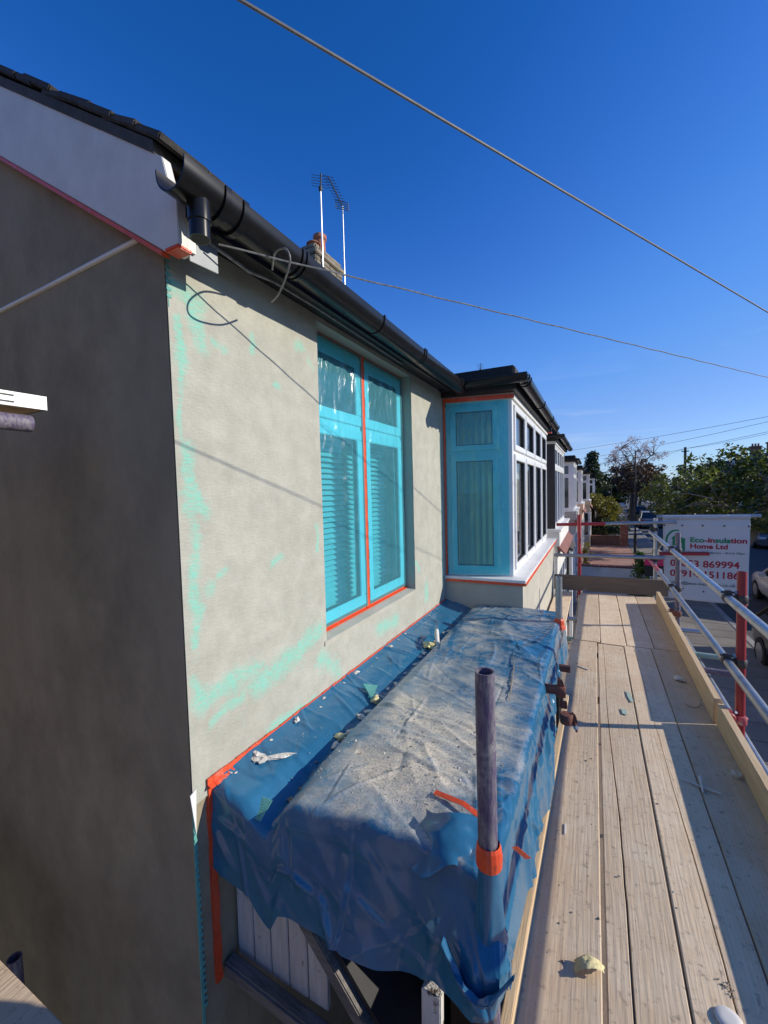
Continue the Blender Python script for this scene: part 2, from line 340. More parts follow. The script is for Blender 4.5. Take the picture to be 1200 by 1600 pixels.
def schlick(N, L, f0, nrm=None):
    ge = N.new('ShaderNodeNewGeometry'); dt = N.new('ShaderNodeVectorMath'); dt.operation = 'DOT_PRODUCT'
    L.new(ge.outputs['Incoming'], dt.inputs[0]); L.new(nrm if nrm else ge.outputs['Normal'], dt.inputs[1])
    ab = N.new('ShaderNodeMath'); ab.operation = 'ABSOLUTE'; L.new(dt.outputs['Value'], ab.inputs[0])
    om = N.new('ShaderNodeMath'); om.operation = 'SUBTRACT'; om.use_clamp = True; om.inputs[0].default_value = 1; L.new(ab.outputs[0], om.inputs[1])
    pw = N.new('ShaderNodeMath'); pw.operation = 'POWER'; pw.inputs[1].default_value = 5; L.new(om.outputs[0], pw.inputs[0])
    ma = N.new('ShaderNodeMath'); ma.operation = 'MULTIPLY_ADD'; ma.inputs[1].default_value = 1-f0; ma.inputs[2].default_value = f0; L.new(pw.outputs[0], ma.inputs[0])
    return ma
def film_mat(name, tint, gloss=.15, milky=.05):
    m = bpy.data.materials.new(name); m.use_nodes = True; N = m.node_tree.nodes; L = m.node_tree.links
    N.remove(N['Principled BSDF']); out = N['Material Output']
    tr = N.new('ShaderNodeBsdfTransparent'); tr.inputs[0].default_value = (*tint, 1)
    gl = N.new('ShaderNodeBsdfGlossy'); gl.inputs['Roughness'].default_value = .24
    df = N.new('ShaderNodeBsdfDiffuse'); df.inputs[0].default_value = (.16, .66, .80, 1)
    tc = N.new('ShaderNodeTexCoord')
    n3 = N.new('ShaderNodeTexNoise'); n3.inputs['Scale'].default_value = 9; n3.inputs['Detail'].default_value = 4; n3.inputs['Distortion'].default_value = 1.2
    mpx = N.new('ShaderNodeMapping'); mpx.inputs['Scale'].default_value = (3, 2.4, .8); L.new(tc.outputs['Object'], mpx.inputs[0]); L.new(mpx.outputs[0], n3.inputs['Vector'])
    bp = N.new('ShaderNodeBump'); bp.inputs['Strength'].default_value = .3; bp.inputs['Distance'].default_value = .02
    L.new(n3.outputs['Fac'], bp.inputs['Height']); L.new(bp.outputs[0], gl.inputs['Normal'])
    ma = schlick(N, L, gloss*.4, bp.outputs[0])
    m1 = N.new('ShaderNodeMixShader'); m1.inputs[0].default_value = milky; L.new(tr.outputs[0], m1.inputs[1]); L.new(df.outputs[0], m1.inputs[2])
    m2 = N.new('ShaderNodeMixShader'); L.new(ma.outputs[0], m2.inputs[0]); L.new(m1.outputs[0], m2.inputs[1]); L.new(gl.outputs[0], m2.inputs[2])
    L.new(m2.outputs[0], out.inputs[0]); MT[name] = m
film_mat('film', (.33, .87, .96), milky=.22)
film_mat('film_side', (.30, .84, .90), milky=.20)

def glass_mat(name, tint=(.94, .96, .96), f=.03):
    m = bpy.data.materials.new(name); m.use_nodes = True; N = m.node_tree.nodes; L = m.node_tree.links
    N.remove(N['Principled BSDF']); out = N['Material Output']
    tr = N.new('ShaderNodeBsdfTransparent'); tr.inputs[0].default_value = (*tint, 1)
    gl = N.new('ShaderNodeBsdfGlossy'); gl.inputs['Roughness'].default_value = .02
    ma = schlick(N, L, f+.02)
    m2 = N.new('ShaderNodeMixShader'); L.new(ma.outputs[0], m2.inputs[0]); L.new(tr.outputs[0], m2.inputs[1]); L.new(gl.outputs[0], m2.inputs[2])
    L.new(m2.outputs[0], out.inputs[0]); MT[name] = m
glass_mat('glass'); mat('far_glass', (.03, .035, .04), .05, spec=1.0); mat('car_glass', (.012, .014, .016), .04, spec=.8)

def leaf_mat(name, c1, c2, trans=.33, tcol=None):
    m = bpy.data.materials.new(name); m.use_nodes = True; N = m.node_tree.nodes; L = m.node_tree.links
    N.remove(N['Principled BSDF']); out = N['Material Output']
    at = N.new('ShaderNodeAttribute'); at.attribute_name = 'rnd'
    mx = N.new('ShaderNodeMix'); mx.data_type = 'RGBA'; L.new(at.outputs['Fac'], mx.inputs[0]); mx.inputs[6].default_value = (*c1, 1); mx.inputs[7].default_value = (*c2, 1)
    d = N.new('ShaderNodeBsdfPrincipled'); d.inputs['Roughness'].default_value = .5; L.new(mx.outputs[2], d.inputs['Base Color'])
    t = N.new('ShaderNodeBsdfTranslucent')
    g = N.new('ShaderNodeMix'); g.data_type = 'RGBA'; g.blend_type = 'MULTIPLY'; g.inputs[0].default_value = 1; L.new(mx.outputs[2], g.inputs[6]); g.inputs[7].default_value = (*(tcol or (1.8, 1.9, .8)), 1)
    L.new(g.outputs[2], t.inputs[0])
    ms = N.new('ShaderNodeMixShader'); ms.inputs[0].default_value = trans; L.new(d.outputs[0], ms.inputs[1]); L.new(t.outputs[0], ms.inputs[2]); L.new(ms.outputs[0], out.inputs[0])
    MT[name] = m
leaf_mat('leaf_green', (.028, .048, .012), (.125, .145, .035))
leaf_mat('leaf_gold', (.085, .085, .02), (.20, .17, .04))
leaf_mat('leaf_dark', (.018, .035, .015), (.04, .06, .022), .25)
leaf_mat('leaf_conifer', (.05, .10, .02), (.12, .19, .05), .3)
leaf_mat('leaf_brown', (.06, .04, .025), (.11, .075, .045), .3, (1.5, 1.2, .8))
leaf_mat('blossom', (.45, .36, .36), (.62, .52, .50), .4, (1, 1, 1))
# banner vinyl
m, N, L, b, tc, mp = mat('curtain', (.72, .68, .58), .9, (.62, .58, .48), 3)
tl = N.new('ShaderNodeBsdfTranslucent'); tl.inputs[0].default_value = (.75, .72, .62, 1)
ms = N.new('ShaderNodeMixShader'); ms.inputs[0].default_value = .5; L.new(b.outputs[0], ms.inputs[1]); L.new(tl.outputs[0], ms.inputs[2]); L.new(ms.outputs[0], N['Material Output'].inputs[0])
m, N, L, b, tc, mp = mat('vinyl', (.60, .62, .65), .5, (.55, .57, .60), 3)
tl = N.new('ShaderNodeBsdfTranslucent'); tl.inputs[0].default_value = (.62, .68, .78, 1)
ms = N.new('ShaderNodeMixShader'); ms.inputs[0].default_value = .2; L.new(b.outputs[0], ms.inputs[1]); L.new(tl.outputs[0], ms.inputs[2]); L.new(ms.outputs[0], N['Material Output'].inputs[0])

# ================================================================== SETTING
def sheet(name, x0, x1, y0, y1, z, mt, nseg=1):
    mb = MB(); mb.add([(x0, y0, z), (x1, y0, z), (x1, y1, z), (x0, y1, z)], [(0, 1, 2, 3)])
    return mb.build(name, mt, kind='structure')
sheet('ground', -400, 600, -400, 900, -.14, 'grass')
sheet('front_garden_ground', -1.3, 1.94, -30, 260, -.012, 'garden')
sheet('road', 3.41, 10.2, -60, 400, -.11, 'asphalt')
pv = MB().box(1.95, 3.25, -40, 300, -.3, 0.0).build('pavement', 'pavement', kind='structure')
slab = MB().box(-.312, .312, -.293, .293, 0, .008)
me_s = None
for r in range(34):
    for c in range(2):
        if me_s is None:
            o = slab.build('paving_slab', 'pavement', bevel=.004); me_s = o.data
        else:
            o = bpy.data.objects.new('paving_slab', me_s); COL.objects.link(o)
        o.parent = pv; o.location = (2.275+.635*c, 6.2+.6*r+.15*(c % 2), 0)
for i in range(40):
    if i == 0: o = MB().box(3.252, 3.408, 3, 3.9, -.25, .012).build('kerb_stone', 'kerb', bevel=.012); mk = o.data; k0 = o; o['kind'] = 'structure'
    else: o = bpy.data.objects.new('kerb_stone', mk); COL.objects.link(o); o['kind'] = 'structure'; o.location = (0, .912*i, 0)
MB().box(3.252, 3.408, 40, 300, -.25, .012).build('far_kerb', 'kerb', kind='structure')
MB().box(10.2, 10.35, -40, 300, -.25, .012).build('opposite_kerb', 'kerb', kind='structure')
MB().box(10.35, 12.2, -40, 300, -.3, .0).build('opposite_pavement', 'pavement', kind='structure')

# ================================================================== HOUSE
WX = -1.2; YC = 0.90; BZ = 2.3; ZT = 4.66
WIN = (1.70, 2.865, 3.055, 4.635)      # opening y0 y1 z0 z1
FX = -1.28                              # window frame plane
house = thing('rendered_house', 'grey rendered house with black gutter, gable end in shade and masked windows', 'house', (-1.2, .9, 0))
CAPS = [(0.926, 4.477, 1.021, 4.447, 0.042), (0.991, 4.453, 1.029, 4.306, 0.035), (0.934, 4.37, 0.939, 4.249, 0.021), (1.077, 4.342, 1.12, 4.332, 0.021), (0.934, 4.248, 0.922, 3.958, 0.01), (0.944, 3.959, 0.951, 3.747, 0.03), (0.956, 3.833, 0.997, 3.745, 0.03), (0.959, 3.704, 0.945, 3.423, 0.028), (0.945, 3.423, 0.945, 3.292, 0.017), (1.013, 3.462, 1.028, 3.482, 0.027), (1.059, 3.522, 1.074, 3.526, 0.023), (1.262, 4.435, 1.257, 4.359, 0.023), (1.548, 4.461, 1.572, 4.477, 0.032), (1.399, 4.252, 1.411, 4.25, 0.027), (0.96, 3.096, 1.211, 3.121, 0.052), (1.001, 3.007, 1.139, 3.037, 0.028), (1.206, 3.032, 1.493, 3.085, 0.065), (1.494, 3.1, 1.645, 3.126, 0.061), (1.637, 2.985, 1.79, 2.859, 0.052), (1.268, 2.829, 1.574, 2.806, 0.031), (1.643, 3.646, 1.646, 3.521, 0.015), (3.076, 3.039, 3.1, 2.956, 0.061), (2.244, 2.938, 2.525, 2.916, 0.046), (2.887, 3.251, 2.949, 3.191, 0.024), (1.617, 4.431, 1.666, 4.399, 0.018), (1.326, 3.512, 1.387, 3.53, 0.022), (0.92, 3.192, 0.942, 3.138, 0.019)]
ys = np.unique(np.concatenate([np.arange(YC, WIN[0], .012), np.arange(WIN[0], WIN[1], .05), np.arange(WIN[1], 3.62, .014), [3.62, WIN[1]]]).round(4))
zs = np.unique(np.concatenate([np.arange(2.76, WIN[2], .012), np.arange(WIN[2], WIN[3], .012), [WIN[3], ZT]]).round(4))
Yg, Zg = np.meshgrid(ys, zs, indexing='ij')
P = np.stack([np.full_like(Yg, WX), Yg, Zg], -1)
g = np.zeros_like(Yg)
for i in range(Yg.shape[0]):
    for j in range(Yg.shape[1]):
        y, z = Yg[i, j], Zg[i, j]
        P[i, j, 0] += .0022*nz(y*2.2, z*2.2, 3) + .0008*nz(y*14, z*14, 9)
        n = .55*nz(y*9, z*9, 1) + .45*nz(y*26, z*40, 5)
        y2 = y + .02*nz(y*11, z*11, 21); z2 = z + .02*nz(y*11, z*11, 33)
        mval = -.2
        for (a, b_, c, d, r) in CAPS:
            dy, dz = c-a, d-b_; t = ((y2-a)*dy+(z2-b_)*dz)/(dy*dy+dz*dz+1e-9); t = min(1, max(0, t))
            dd = math.hypot(y2-a-t*dy, z2-b_-t*dz)/r
            mval = max(mval, 1.05-dd*.62)
        # thin stray mesh haze along the corner and low band
        mval = max(mval, .26*math.exp(-((y-.93)/.05)**2), .30*math.exp(-((z-3.0)/.13)**2)*(1 if y < 1.8 else .6))
        g[i, j] = mval*.72 + n*.42
P[0, :, 0] = WX; 
ii, jj = np.meshgrid(range(len(ys)-1), range(len(zs)-1), indexing='ij')
yc = (ys[ii]+ys[ii+1])/2; zc = (zs[jj]+zs[jj+1])/2
skip = (yc > WIN[0]) & (yc < WIN[1]) & (zc > WIN[2]) & (zc < WIN[3])
fw = grid('front_wall', P, 'front_render', house, skip=skip); attr(fw, 'green', g)
# reveals + sill (solid pieces behind the face)
MB().box(FX-.06, WX-.0025, WIN[0]-.12, WIN[0], WIN[2], WIN[3]).box(FX-.06, WX-.0025, WIN[1], WIN[1]+.12, WIN[2]-.05, WIN[3]).box(FX-.06, WX-.0025, WIN[0]-.12, WIN[1]+.12, WIN[3]+.001, ZT-.002).build('window_reveal', 'reveal_render', house)
s = MB(); y0, y1 = WIN[0], WIN[1]; z0 = WIN[2]
s.prism([(FX-.05, y0-.02, z0+.018), (WX+.004, y0-.02, z0+.002), (WX+.004, y0-.02, z0-.02), (FX-.05, y0-.02, z0-.08)], (0, y1-y0+.035, 0)); s.build('window_sill', 'render_plain', house)
# lower wall, gable
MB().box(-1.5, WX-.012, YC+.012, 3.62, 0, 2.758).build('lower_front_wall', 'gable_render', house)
SL = .66; ze = 4.88
def roof_z(x): return ze + SL*(WX-x)
poly = [(-8.8, YC, 0), (WX-.007, YC, 0), (WX-.007, YC, 4.74), (-5, YC, roof_z(-5)-.12), (-8.8, YC, 4.74)]
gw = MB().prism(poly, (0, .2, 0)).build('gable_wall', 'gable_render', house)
# bead on gable
MB().tube([(-2.35, YC-.001, 4.612), (-1.9, YC-.001, 4.622), (-1.6, YC-.001, 4.632), (-1.33, YC-.001, 4.640)], .0085, 8).build('render_bead', 'upvc_flat', house, smooth=True)
# corner bead with mesh (lower, loose)
mb = MB(); 
for k in range(30):
    z = 2.80-.026*k; mb.box(WX-.004, WX+.001, YC-.003+.0004*k, YC+.006+.0004*k, z-.012, z)
mb.box(WX-.006, WX-.001, YC-.002, YC+.008, 1.9, 2.80); mb.build('corner_mesh_strip', 'mesh_green', house)
MB().prism([(WX+.001, YC-.012, 2.805), (WX+.001, YC+.012, 2.815), (WX+.001, YC+.004, 2.66)], (.003, 0, 0)).build('corner_bead', 'upvc_flat', house)
mb = MB()
for k in range(9): mb.box(WX-.001, WX+.002, YC-.002, YC+.014, 4.43+.022*k, 4.44+.022*k)
mb.box(WX-.0015, WX+.0012, YC+.002, YC+.005, 4.40, 4.64).build('top_corner_mesh', 'mesh_green', house)
# rooms behind the windows
room = MB(); 
def inbox(mb, x0, x1, y0, y1, z0, z1):
    mb.add([(x0, y0, z0), (x1, y0, z0), (x1, y1, z0), (x0, y1, z0), (x0, y0, z1), (x1, y0, z1), (x1, y1, z1), (x0, y1, z1)],
           [(4, 5, 6, 7), (0, 1, 5, 4), (2, 3, 7, 6), (3, 0, 4, 7)])
inbox(room, -4.6, -1.36, 1.15, 3.4, 2.7, 4.64); inbox(room, -4.6, -1.30, 3.45, 6.9, 2.7, 4.6)
room.build('room_wall', 'room', house)
MB().box(-4.6, -1.37, 1.15, 3.4, 2.66, 2.70).box(-4.6, -.75, 3.45, 6.9, 2.66, 2.70).build('room_floor', 'carpet', house)
# eaves: soffit, fascia
Y1 = 3.62
MB().box(-1.19, -1.085, YC-.02, 3.52, ZT, ZT+.012).build('soffit', 'black_board', house)
MB().box(-1.105, -1.085, YC+.005, 6.8, ZT-.02, ZT+.13).build('fascia', 'black_board', house)
MB().box(-1.30, -1.19, YC+.01, 6.8, ZT+.001, ZT+.012).build('wall_plate', 'black_board', house)
# roof
rf = MB(); rx0, rx1 = -1.17, -5.0
rf.prism([(rx0, YC-.045, roof_z(rx0)-.035), (rx1, YC-.045, roof_z(rx1)-.035), (rx1, YC-.045, roof_z(rx1)), (rx0, YC-.045, roof_z(rx0))], (0, 6.0, 0))
rf.prism([(rx1, YC-.045, roof_z(rx1)), (-8.9, YC-.045, roof_z(rx0)-.02), (-8.9, YC-.045, roof_z(rx0)-.06), (rx1, YC-.045, roof_z(rx1)-.04)], (0, 6.0, 0))
roof = rf.build('roof', 'slate', house)
mt_ = None; d = Vector((-1, 0, SL)).normalized(); nrm = Vector((SL, 0, 1)).normalized()
for k in range(15):
    for c in range(2):
        base = Vector((rx0+.035, YC-.055+.17*c+(.085 if k % 2 and c else 0), roof_z(rx0+.035)+.004)) + d*(.135*k)
        if mt_ is None:
            o = MB().obox((0, 0, 0), d*.20, (0, .168, 0), nrm*.022).build('roof_tile', 'slate', roof, bevel=.004); mt_ = o.data
        else:
            o = bpy.data.objects.new('roof_tile', mt_); COL.objects.link(o); o.parent = roof
        o.location = base + nrm*(.007*(k % 2) + rng.uniform(0, .006)); o.rotation_euler = (rng.uniform(-.03, .03), rng.uniform(-.06, .03), rng.uniform(-.05, .05))
# bargeboard
def bz_low(x): return 4.565 + .664*(-1.193-x)
def bz_top(x): return 4.845 + .66*(WX-x)
yb = YC-.040
MB().prism([(-1.085, yb, bz_low(-1.15)), (-1.15, yb, bz_low(-1.15)), (-4.9, yb, bz_low(-4.9)), (-4.9, yb, bz_top(-4.9)), (-1.14, yb, bz_top(-1.14)), (-1.11, yb, 4.70), (-1.085, yb, 4.68)], (0, .03, 0)).build('bargeboard', 'barge_paint', house, bevel=.002)
MB().box(-1.14, -1.086, yb+.03, YC+.02, bz_low(-1.15)+.001, 4.63).build('bargeboard_return', 'barge_paint', house)
MB().prism([(-1.16, yb-.002, bz_low(-1.15)-.012), (-4.9, yb-.002, bz_low(-4.9)-.012), (-4.9, yb-.002, bz_low(-4.9)+.001), (-1.16, yb-.002, bz_low(-1.15)+.004)], (0, .026, 0)).build('bargeboard_tape', 'tape', house)
MB().box(-1.145, -1.084, yb-.003, YC+.006, bz_low(-1.15)-.006, bz_low(-1.15)+.006).build('bargeboard_end_tape', 'tape', house, bevel=.003)
# gutters
def gutter(name, p0, p1, r, mt, parent, openend=True):
    p0, p1 = Vector(p0), Vector(p1); d = (p1-p0).normalized(); a = d.cross(Vector((0, 0, 1))).normalized(); up = Vector((0, 0, 1))
    prof = [(r, .012)] + [(r*math.cos(t), r*math.sin(t)*1.05) for t in np.linspace(0, -math.pi, 15)] + [(-r, .012)]
    ri = r-.004
    prof += [(-ri, .012)] + [(ri*math.cos(t), ri*math.sin(t)*1.05) for t in np.linspace(-math.pi, 0, 15)] + [(ri, .012)]
    n = len(prof); vsx = [p + a*q[0] + up*q[1] for p in (p0, p1) for q in prof]
    fs = [(i, (i+1) % n, n+(i+1) % n, n+i) for i in range(n)]
    half = n//2
    for o in (0, n):
        for i in range(half-1): fs.append((o+i, o+i+1, o+n-2-i, o+n-1-i))
    return MB().add(vsx, fs).build(name, mt, parent, smooth=True)
def collar(p, d, r, wdt, mt, parent, name='gutter_bracket', up0=.02):
    p, d = Vector(p), Vector(d).normalized(); a = d.cross(Vector((0, 0, 1))).normalized(); up = Vector((0, 0, 1))
    mb = MB(); ts = np.linspace(.25, -math.pi-.25, 18); vsx = []
    for q in (p-d*wdt/2, p+d*wdt/2):
        for rr_ in (r+.0065, r-.001): vsx += [q + a*rr_*math.cos(t) + up*rr_*1.05*math.sin(t) for t in ts]
    n = len(ts); fs = []
    for i in range(n-1):
        fs += [(i, i+1, 2*n+i+1, 2*n+i), (n+i+1, n+i, 3*n+i, 3*n+i+1), (i+1, i, n+i, n+i+1), (2*n+i, 2*n+i+1, 3*n+i+1, 3*n+i)]
    mb.add(vsx, fs); return mb.build(name, mt, parent, smooth=True)
GX, GZ, GR = -1.012, 4.682, .059
gut = gutter('gutter', (GX, .785, GZ), (GX, 3.50, GZ-.012), GR, 'black_plastic', house)
for y in (.93, 1.00, 1.285, 1.31, 1.95, 2.52, 2.55, 3.33, 3.36): collar((GX, y, GZ-.0025), (0, 1, 0), GR, .014 if y > 1.2 else .022, 'black_plastic', gut)
# outlet stub + end piece
MB().lathe((GX+.008, .868, GZ-.150), [(.024, 0), (.0285, 0), (.0285, .045), (.032, .047), (.032, .10), (.0285, .12)], 20).build('outlet_pipe', 'black_plastic', gut, smooth=True)
MB().lathe((GX+.008, .868, GZ-.1505), [(.024, 0), (.0241, .001)], 16).build('outlet_bore', 'black_felt', gut)
# small grey vent plate under the gutter end
pl = tag(MB().obox((-1.100, .905, 4.515), (.004, .105, .006), (-.004, .004, .115), (.004, 0, 0)).build('metal_plate', 'dull_plate', bevel=.001), 'small grey metal plate hanging under the gutter outlet at the corner', 'plate')

# ---------------------------------------------------------------- windows
def ring(mb, o, u, v, n, fw_, bot=None):
    """rectangular frame: origin o, edge vectors u (width), v (height), depth vector n, member width fw_"""
    o, u, v, n = map(Vector, (o, u, v, n)); uu, vv = u.normalized(), v.normalized()
    mb.obox(o, u, vv*fw_, n); mb.obox(o+v-vv*fw_, u, vv*fw_, n)
    mb.obox(o+vv*fw_, uu*fw_, v-vv*2*fw_, n); mb.obox(o+u-uu*fw_+vv*fw_, uu*fw_, v-vv*2*fw_, n)
def light(parent, o, u, v, n, fw_, mt='upvc', gm='glass', gasket=True):
    o, u, v, n = map(Vector, (o, u, v, n)); uu, vv, nn = u.normalized(), v.normalized(), n.normalized()
    mb = MB(); ring(mb, o, u, v, n, fw_); fr = mb.build('casement_frame', mt, parent, bevel=.004 if gasket else 0)
    i = o+uu*fw_+vv*fw_; iu = u-uu*2*fw_; iv = v-vv*2*fw_
    if gasket:
        g_ = MB(); ring(g_, i+nn*n.length*.35, iu, iv, n*.45, .007); g_.build('gasket', 'black_board', parent)
    MB().obox(i+nn*n.length*.45, iu, iv, nn*.004).build('pane', gm, parent)
    return fr
wy0, wy1, wz0, wz1 = WIN
mu = 2.27
mb = MB(); ring(mb, (FX-.055, wy0, wz0+.012), (0, wy1-wy0, 0), (0, 0, wz1-wz0-.012), (.05, 0, 0), .03)
mb.box(FX-.055, FX-.005, mu-.02, mu+.02, wz0+.043, wz1-.031)
wf = mb.build('window_frame', 'upvc', house, bevel=.003)
TZ = 4.185
for (a, c) in ((wy0+.031, mu-.021), (mu+.021, wy1-.031)):
    for (e, f) in ((wz0+.044, TZ-.012), (TZ+.012, wz1-.032)):
        light(wf, (FX-.035, a, e), (0, c-a, 0), (0, 0, f-e), (.04, 0, 0), .062)
    MB().box(FX-.05, FX-.004, a, c, TZ-.011, TZ+.011).build('transom', 'upvc', wf)
# tape over mullion, sill, head and edges
def tape(name, lab, mb, **k): return tag(mb.build(name, 'tape', bevel=.0), lab, 'tape')
mb = MB(); n_ = 26
for k in range(n_):
    za = wz0+.02+(wz1-wz0-.03)*k/n_; zb = wz0+.02+(wz1-wz0-.03)*(k+1)/n_
    wa = .022+.005*nz(k*.7, 0); off = .004*nz(k*.5, 9)
    mb.box(FX-.004, FX+.009+.0015*nz(k, 4), mu-wa+off, mu+wa+off, za, zb)
tape('masking_tape', 'orange tape running down the mullion between the two blue window halves', mb)
mb = MB().obox((FX-.004, wy0+.002, wz0+.016), (0, wy1-wy0-.004, 0), (.004, 0, .028), (.006, 0, 0)); mb.obox((FX+.003, wy0+.002, wz0+.013), (.018, 0, -.001), (0, wy1-wy0-.004, 0), (0, 0, .004))
tape('masking_tape', 'orange tape strip along the foot of the wide blue masked window', mb)
tape('masking_tape', 'orange tape strip along the head of the wide blue masked window under the eaves', MB().box(FX-.004, FX+.004, wy0+.002, wy1-.002, wz1-.016, wz1-.003))
tape('masking_tape', 'thin orange tape down the far jamb of the wide blue masked window', MB().box(FX-.004, FX+.003, wy1-.012, wy1-.002, wz0+.03, wz1-.03))
# masking film, wrinkled sheet over each half
def film(a, c, e, f, seed, lab, x=FX+.012, fn=None, mt='film'):
    nu, nv = 40, 90; P = np.zeros((nu, nv, 3))
    for i in range(nu):
        for j in range(nv):
            y = a+(c-a)*i/(nu-1); z = e+(f-e)*j/(nv-1)
            edge = min(1, min(i, nu-1-i)/4.0)*min(1, min(j, nv-1-j)/4.0)
            fan = math.atan2(z-(f+.25), y-(a+c)/2)
            wv_ = .009*(nz(y*13+seed, z*2.2, seed)) + .007*(1-abs(nz(fan*16+seed, z*1.4, 5)))**5 + .005*(1-abs(nz(y*7+z*9, z*6-y*5, seed)))**6
            q = (y, z, edge*wv_)
            P[i, j] = fn(*q) if fn else (x+q[2], y, z)
    return tag(grid('masking_film', P, mt), lab, 'plastic film')
film(wy0+.006, mu-.016, wz0+.03, wz1-.012, 3.1, 'clear blue masking film over the near half of the wide window')
film(mu+.016, wy1-.006, wz0+.03, wz1-.012, 8.7, 'clear blue masking film over the far half of the wide window')
# venetian blinds inside
for k, (a, c) in enumerate(((wy0+.05, mu-.02), (mu+.02, wy1-.05))):
    bl = thing('window_blind', ('white slatted blind hanging behind the near half of the wide window', 'white slatted blind hanging behind the far half of the wide window')[k], 'blind', (FX-.14, (a+c)/2, wz0), 'blinds in the wide window')
    me_b = None
    for q in range(35):
        z = wz0+.06+.0325*q
        if me_b is None:
            o = MB().obox((-.011, -(c-a)/2, .0125), (.022, 0, -.023), (0, c-a, 0), (.001, 0, .0006)).build('slat', 'blind', bl); me_b = o.data; o.matrix_parent_inverse = Matrix()
        else: o = bpy.data.objects.new('slat', me_b); COL.objects.link(o); o.parent = bl
        o.location = (0, 0, z-wz0); 
    o = MB().box(-.02, .02, -(c-a)/2, (c-a)/2, 1.20, 1.235).build('head_rail', 'blind', bl); o.matrix_parent_inverse = Matrix()
    for yy in (-.18, .18):
        o = MB().tube([(.016, yy, .05), (.016, yy, 1.2)], .001, 5).build('cord', 'blind', bl); o.matrix_parent_inverse = Matrix()

# ---------------------------------------------------------------- bays
def bay(root, y0, y1, xo, cant, zs_, zh, nl, fm, pm, apron='render_plain', zb=0.0, sidewin=True, detail=True, gm='glass', tr=None, sill='upvc_flat', xs=.12, roofm='felt', xw=WX):
    """bay projecting from the wall line xw out to xo between y0 and y1"""
    a0, a1, b1, b0 = Vector((xw, y0, 0)), Vector((xo, y0+cant, 0)), Vector((xo, y1-cant, 0)), Vector((xw, y1, 0))
    ap = MB(); xa = xo+xs-.02
    ap.prism([(xw, y0-.03, zb), (xa, y0-.02, zb), (xa, y1+.02, zb), (xw, y1+.03, zb)], (0, 0, zs_-.045-zb))
    apron_o = ap.build('bay_wall', apron, root)
    MB().prism([(xw, y0-.045, zs_-.044), (xa+.025, y0-.035, zs_-.044), (xa+.025, y1+.035, zs_-.044), (xw, y1+.045, zs_-.044)], (0, 0, .04)).build('bay_sill', sill, apron_o, bevel=.004)
    tz = tr or (zs_+(zh-zs_)*.735)
    hz = zh-zs_; up = Vector((0, 0, 1)); dep = .06
    def face(p, q, k, mt, g2):
        u = q-p; uu = u.normalized(); nrm_ = uu.cross(up).normalized()
        pw = .045 if k > 1 else .05
        fr = MB(); o = p+up*zs_-nrm_*dep
        ring(fr, o, u, up*hz, nrm_*dep, .035); fr.obox(o+up*(tz-zs_-.018)+uu*.036, uu*(u.length-.072), up*.036, nrm_*(dep-.004))
        for i in range(1, k): fr.obox(o+uu*(u.length*i/k-.016)+up*.036, uu*.032, up*(hz-.072), nrm_*(dep-.002))
        f_ = fr.build('bay_window', mt, root)
        wl = u.length/k
        for i in range(k):
            s0 = uu*(wl*i+(.037 if i == 0 else .018)); s1 = uu*(wl*(i+1)-(.037 if i == k-1 else .018))
            for (e, f) in ((.037, tz-zs_-.019), (tz-zs_+.019, hz-.037)):
                light(f_, p+s0+up*(zs_+e)-nrm_*(dep-.012), s1-s0, up*(f-e), nrm_*(dep+.003 if detail else dep-.02), .05 if detail else .04, mt, g2, detail)
        return f_
    face(a1+Vector((0, .05, 0)), b1-Vector((0, .05, 0)), nl, fm, gm)
    if sidewin:
        u = (a1-a0).normalized(); face(a0+u*.02, a1-u*.075, 1, fm, gm); u = (b0-b1).normalized(); face(b1+u*.075, b0-u*.02, 1, fm, gm)
    else:
        for p, q in ((a0, a1), (b1, b0)):
            u = q-p; n_2 = u.normalized().cross(up)*.05; MB().obox(p+up*zs_-n_2, u, up*hz, n_2).build('bay_cheek', pm, root)
    for c_, sg in ((a1, 1), (b1, -1)):
        MB().prism([c_+Vector((-.075, -sg*.012, zs_)), c_+Vector((.002, 0, zs_)), c_+Vector((.002, sg*.05, zs_)), c_+Vector((-.06, sg*.05, zs_))], up*hz).build('corner_post', pm, root)
    # head and roof
    MB().prism([(xw, y0-.012, zh), (xo+.02, y0+cant-.02, zh), (xo+.02, y1-cant+.02, zh), (xw, y1+.012, zh)], up*.045).build('bay_head', 'upvc_flat', root)
    so = MB().prism([(xw, y0-.06, zh+.045), (xo+.06, y0-.03, zh+.045), (xo+.06, y1+.03, zh+.045), (xw, y1+.06, zh+.045)], up*.10).build('bay_fascia', 'black_board', root)
    MB().prism([(xw-.5, y0-.03, zh+.146), (xo+.05, y0-.015, zh+.146), (xo+.05, y1+.015, zh+.146), (xw-.5, y1+.03, zh+.146)], up*.10).build('bay_roof', roofm, root, bevel=.012)
    gz = zh+.125
    g1 = gutter('bay_gutter', (xo+.117, y0-.115, gz), (xo+.117, y1+.1, gz), .052, 'black_plastic', root)
    gutter('bay_gutter', (xo+.168, y0-.113, gz-.001), (xw+.02, y0-.113, gz-.001), .050, 'black_plastic', root)
    for t in ((.02, .05, .38, .70, .985) if detail else (.02, .5, .98)): collar((xo+.117, y0-.1+(y1-y0+.2)*t, gz), (0, 1, 0), .052, .02, 'black_plastic', g1)
    return apron_o
bay(house, 3.60, 6.72, -.63, .12, 3.03, 4.565, 4, 'upvc', 'upvc', zb=0, tr=4.115)
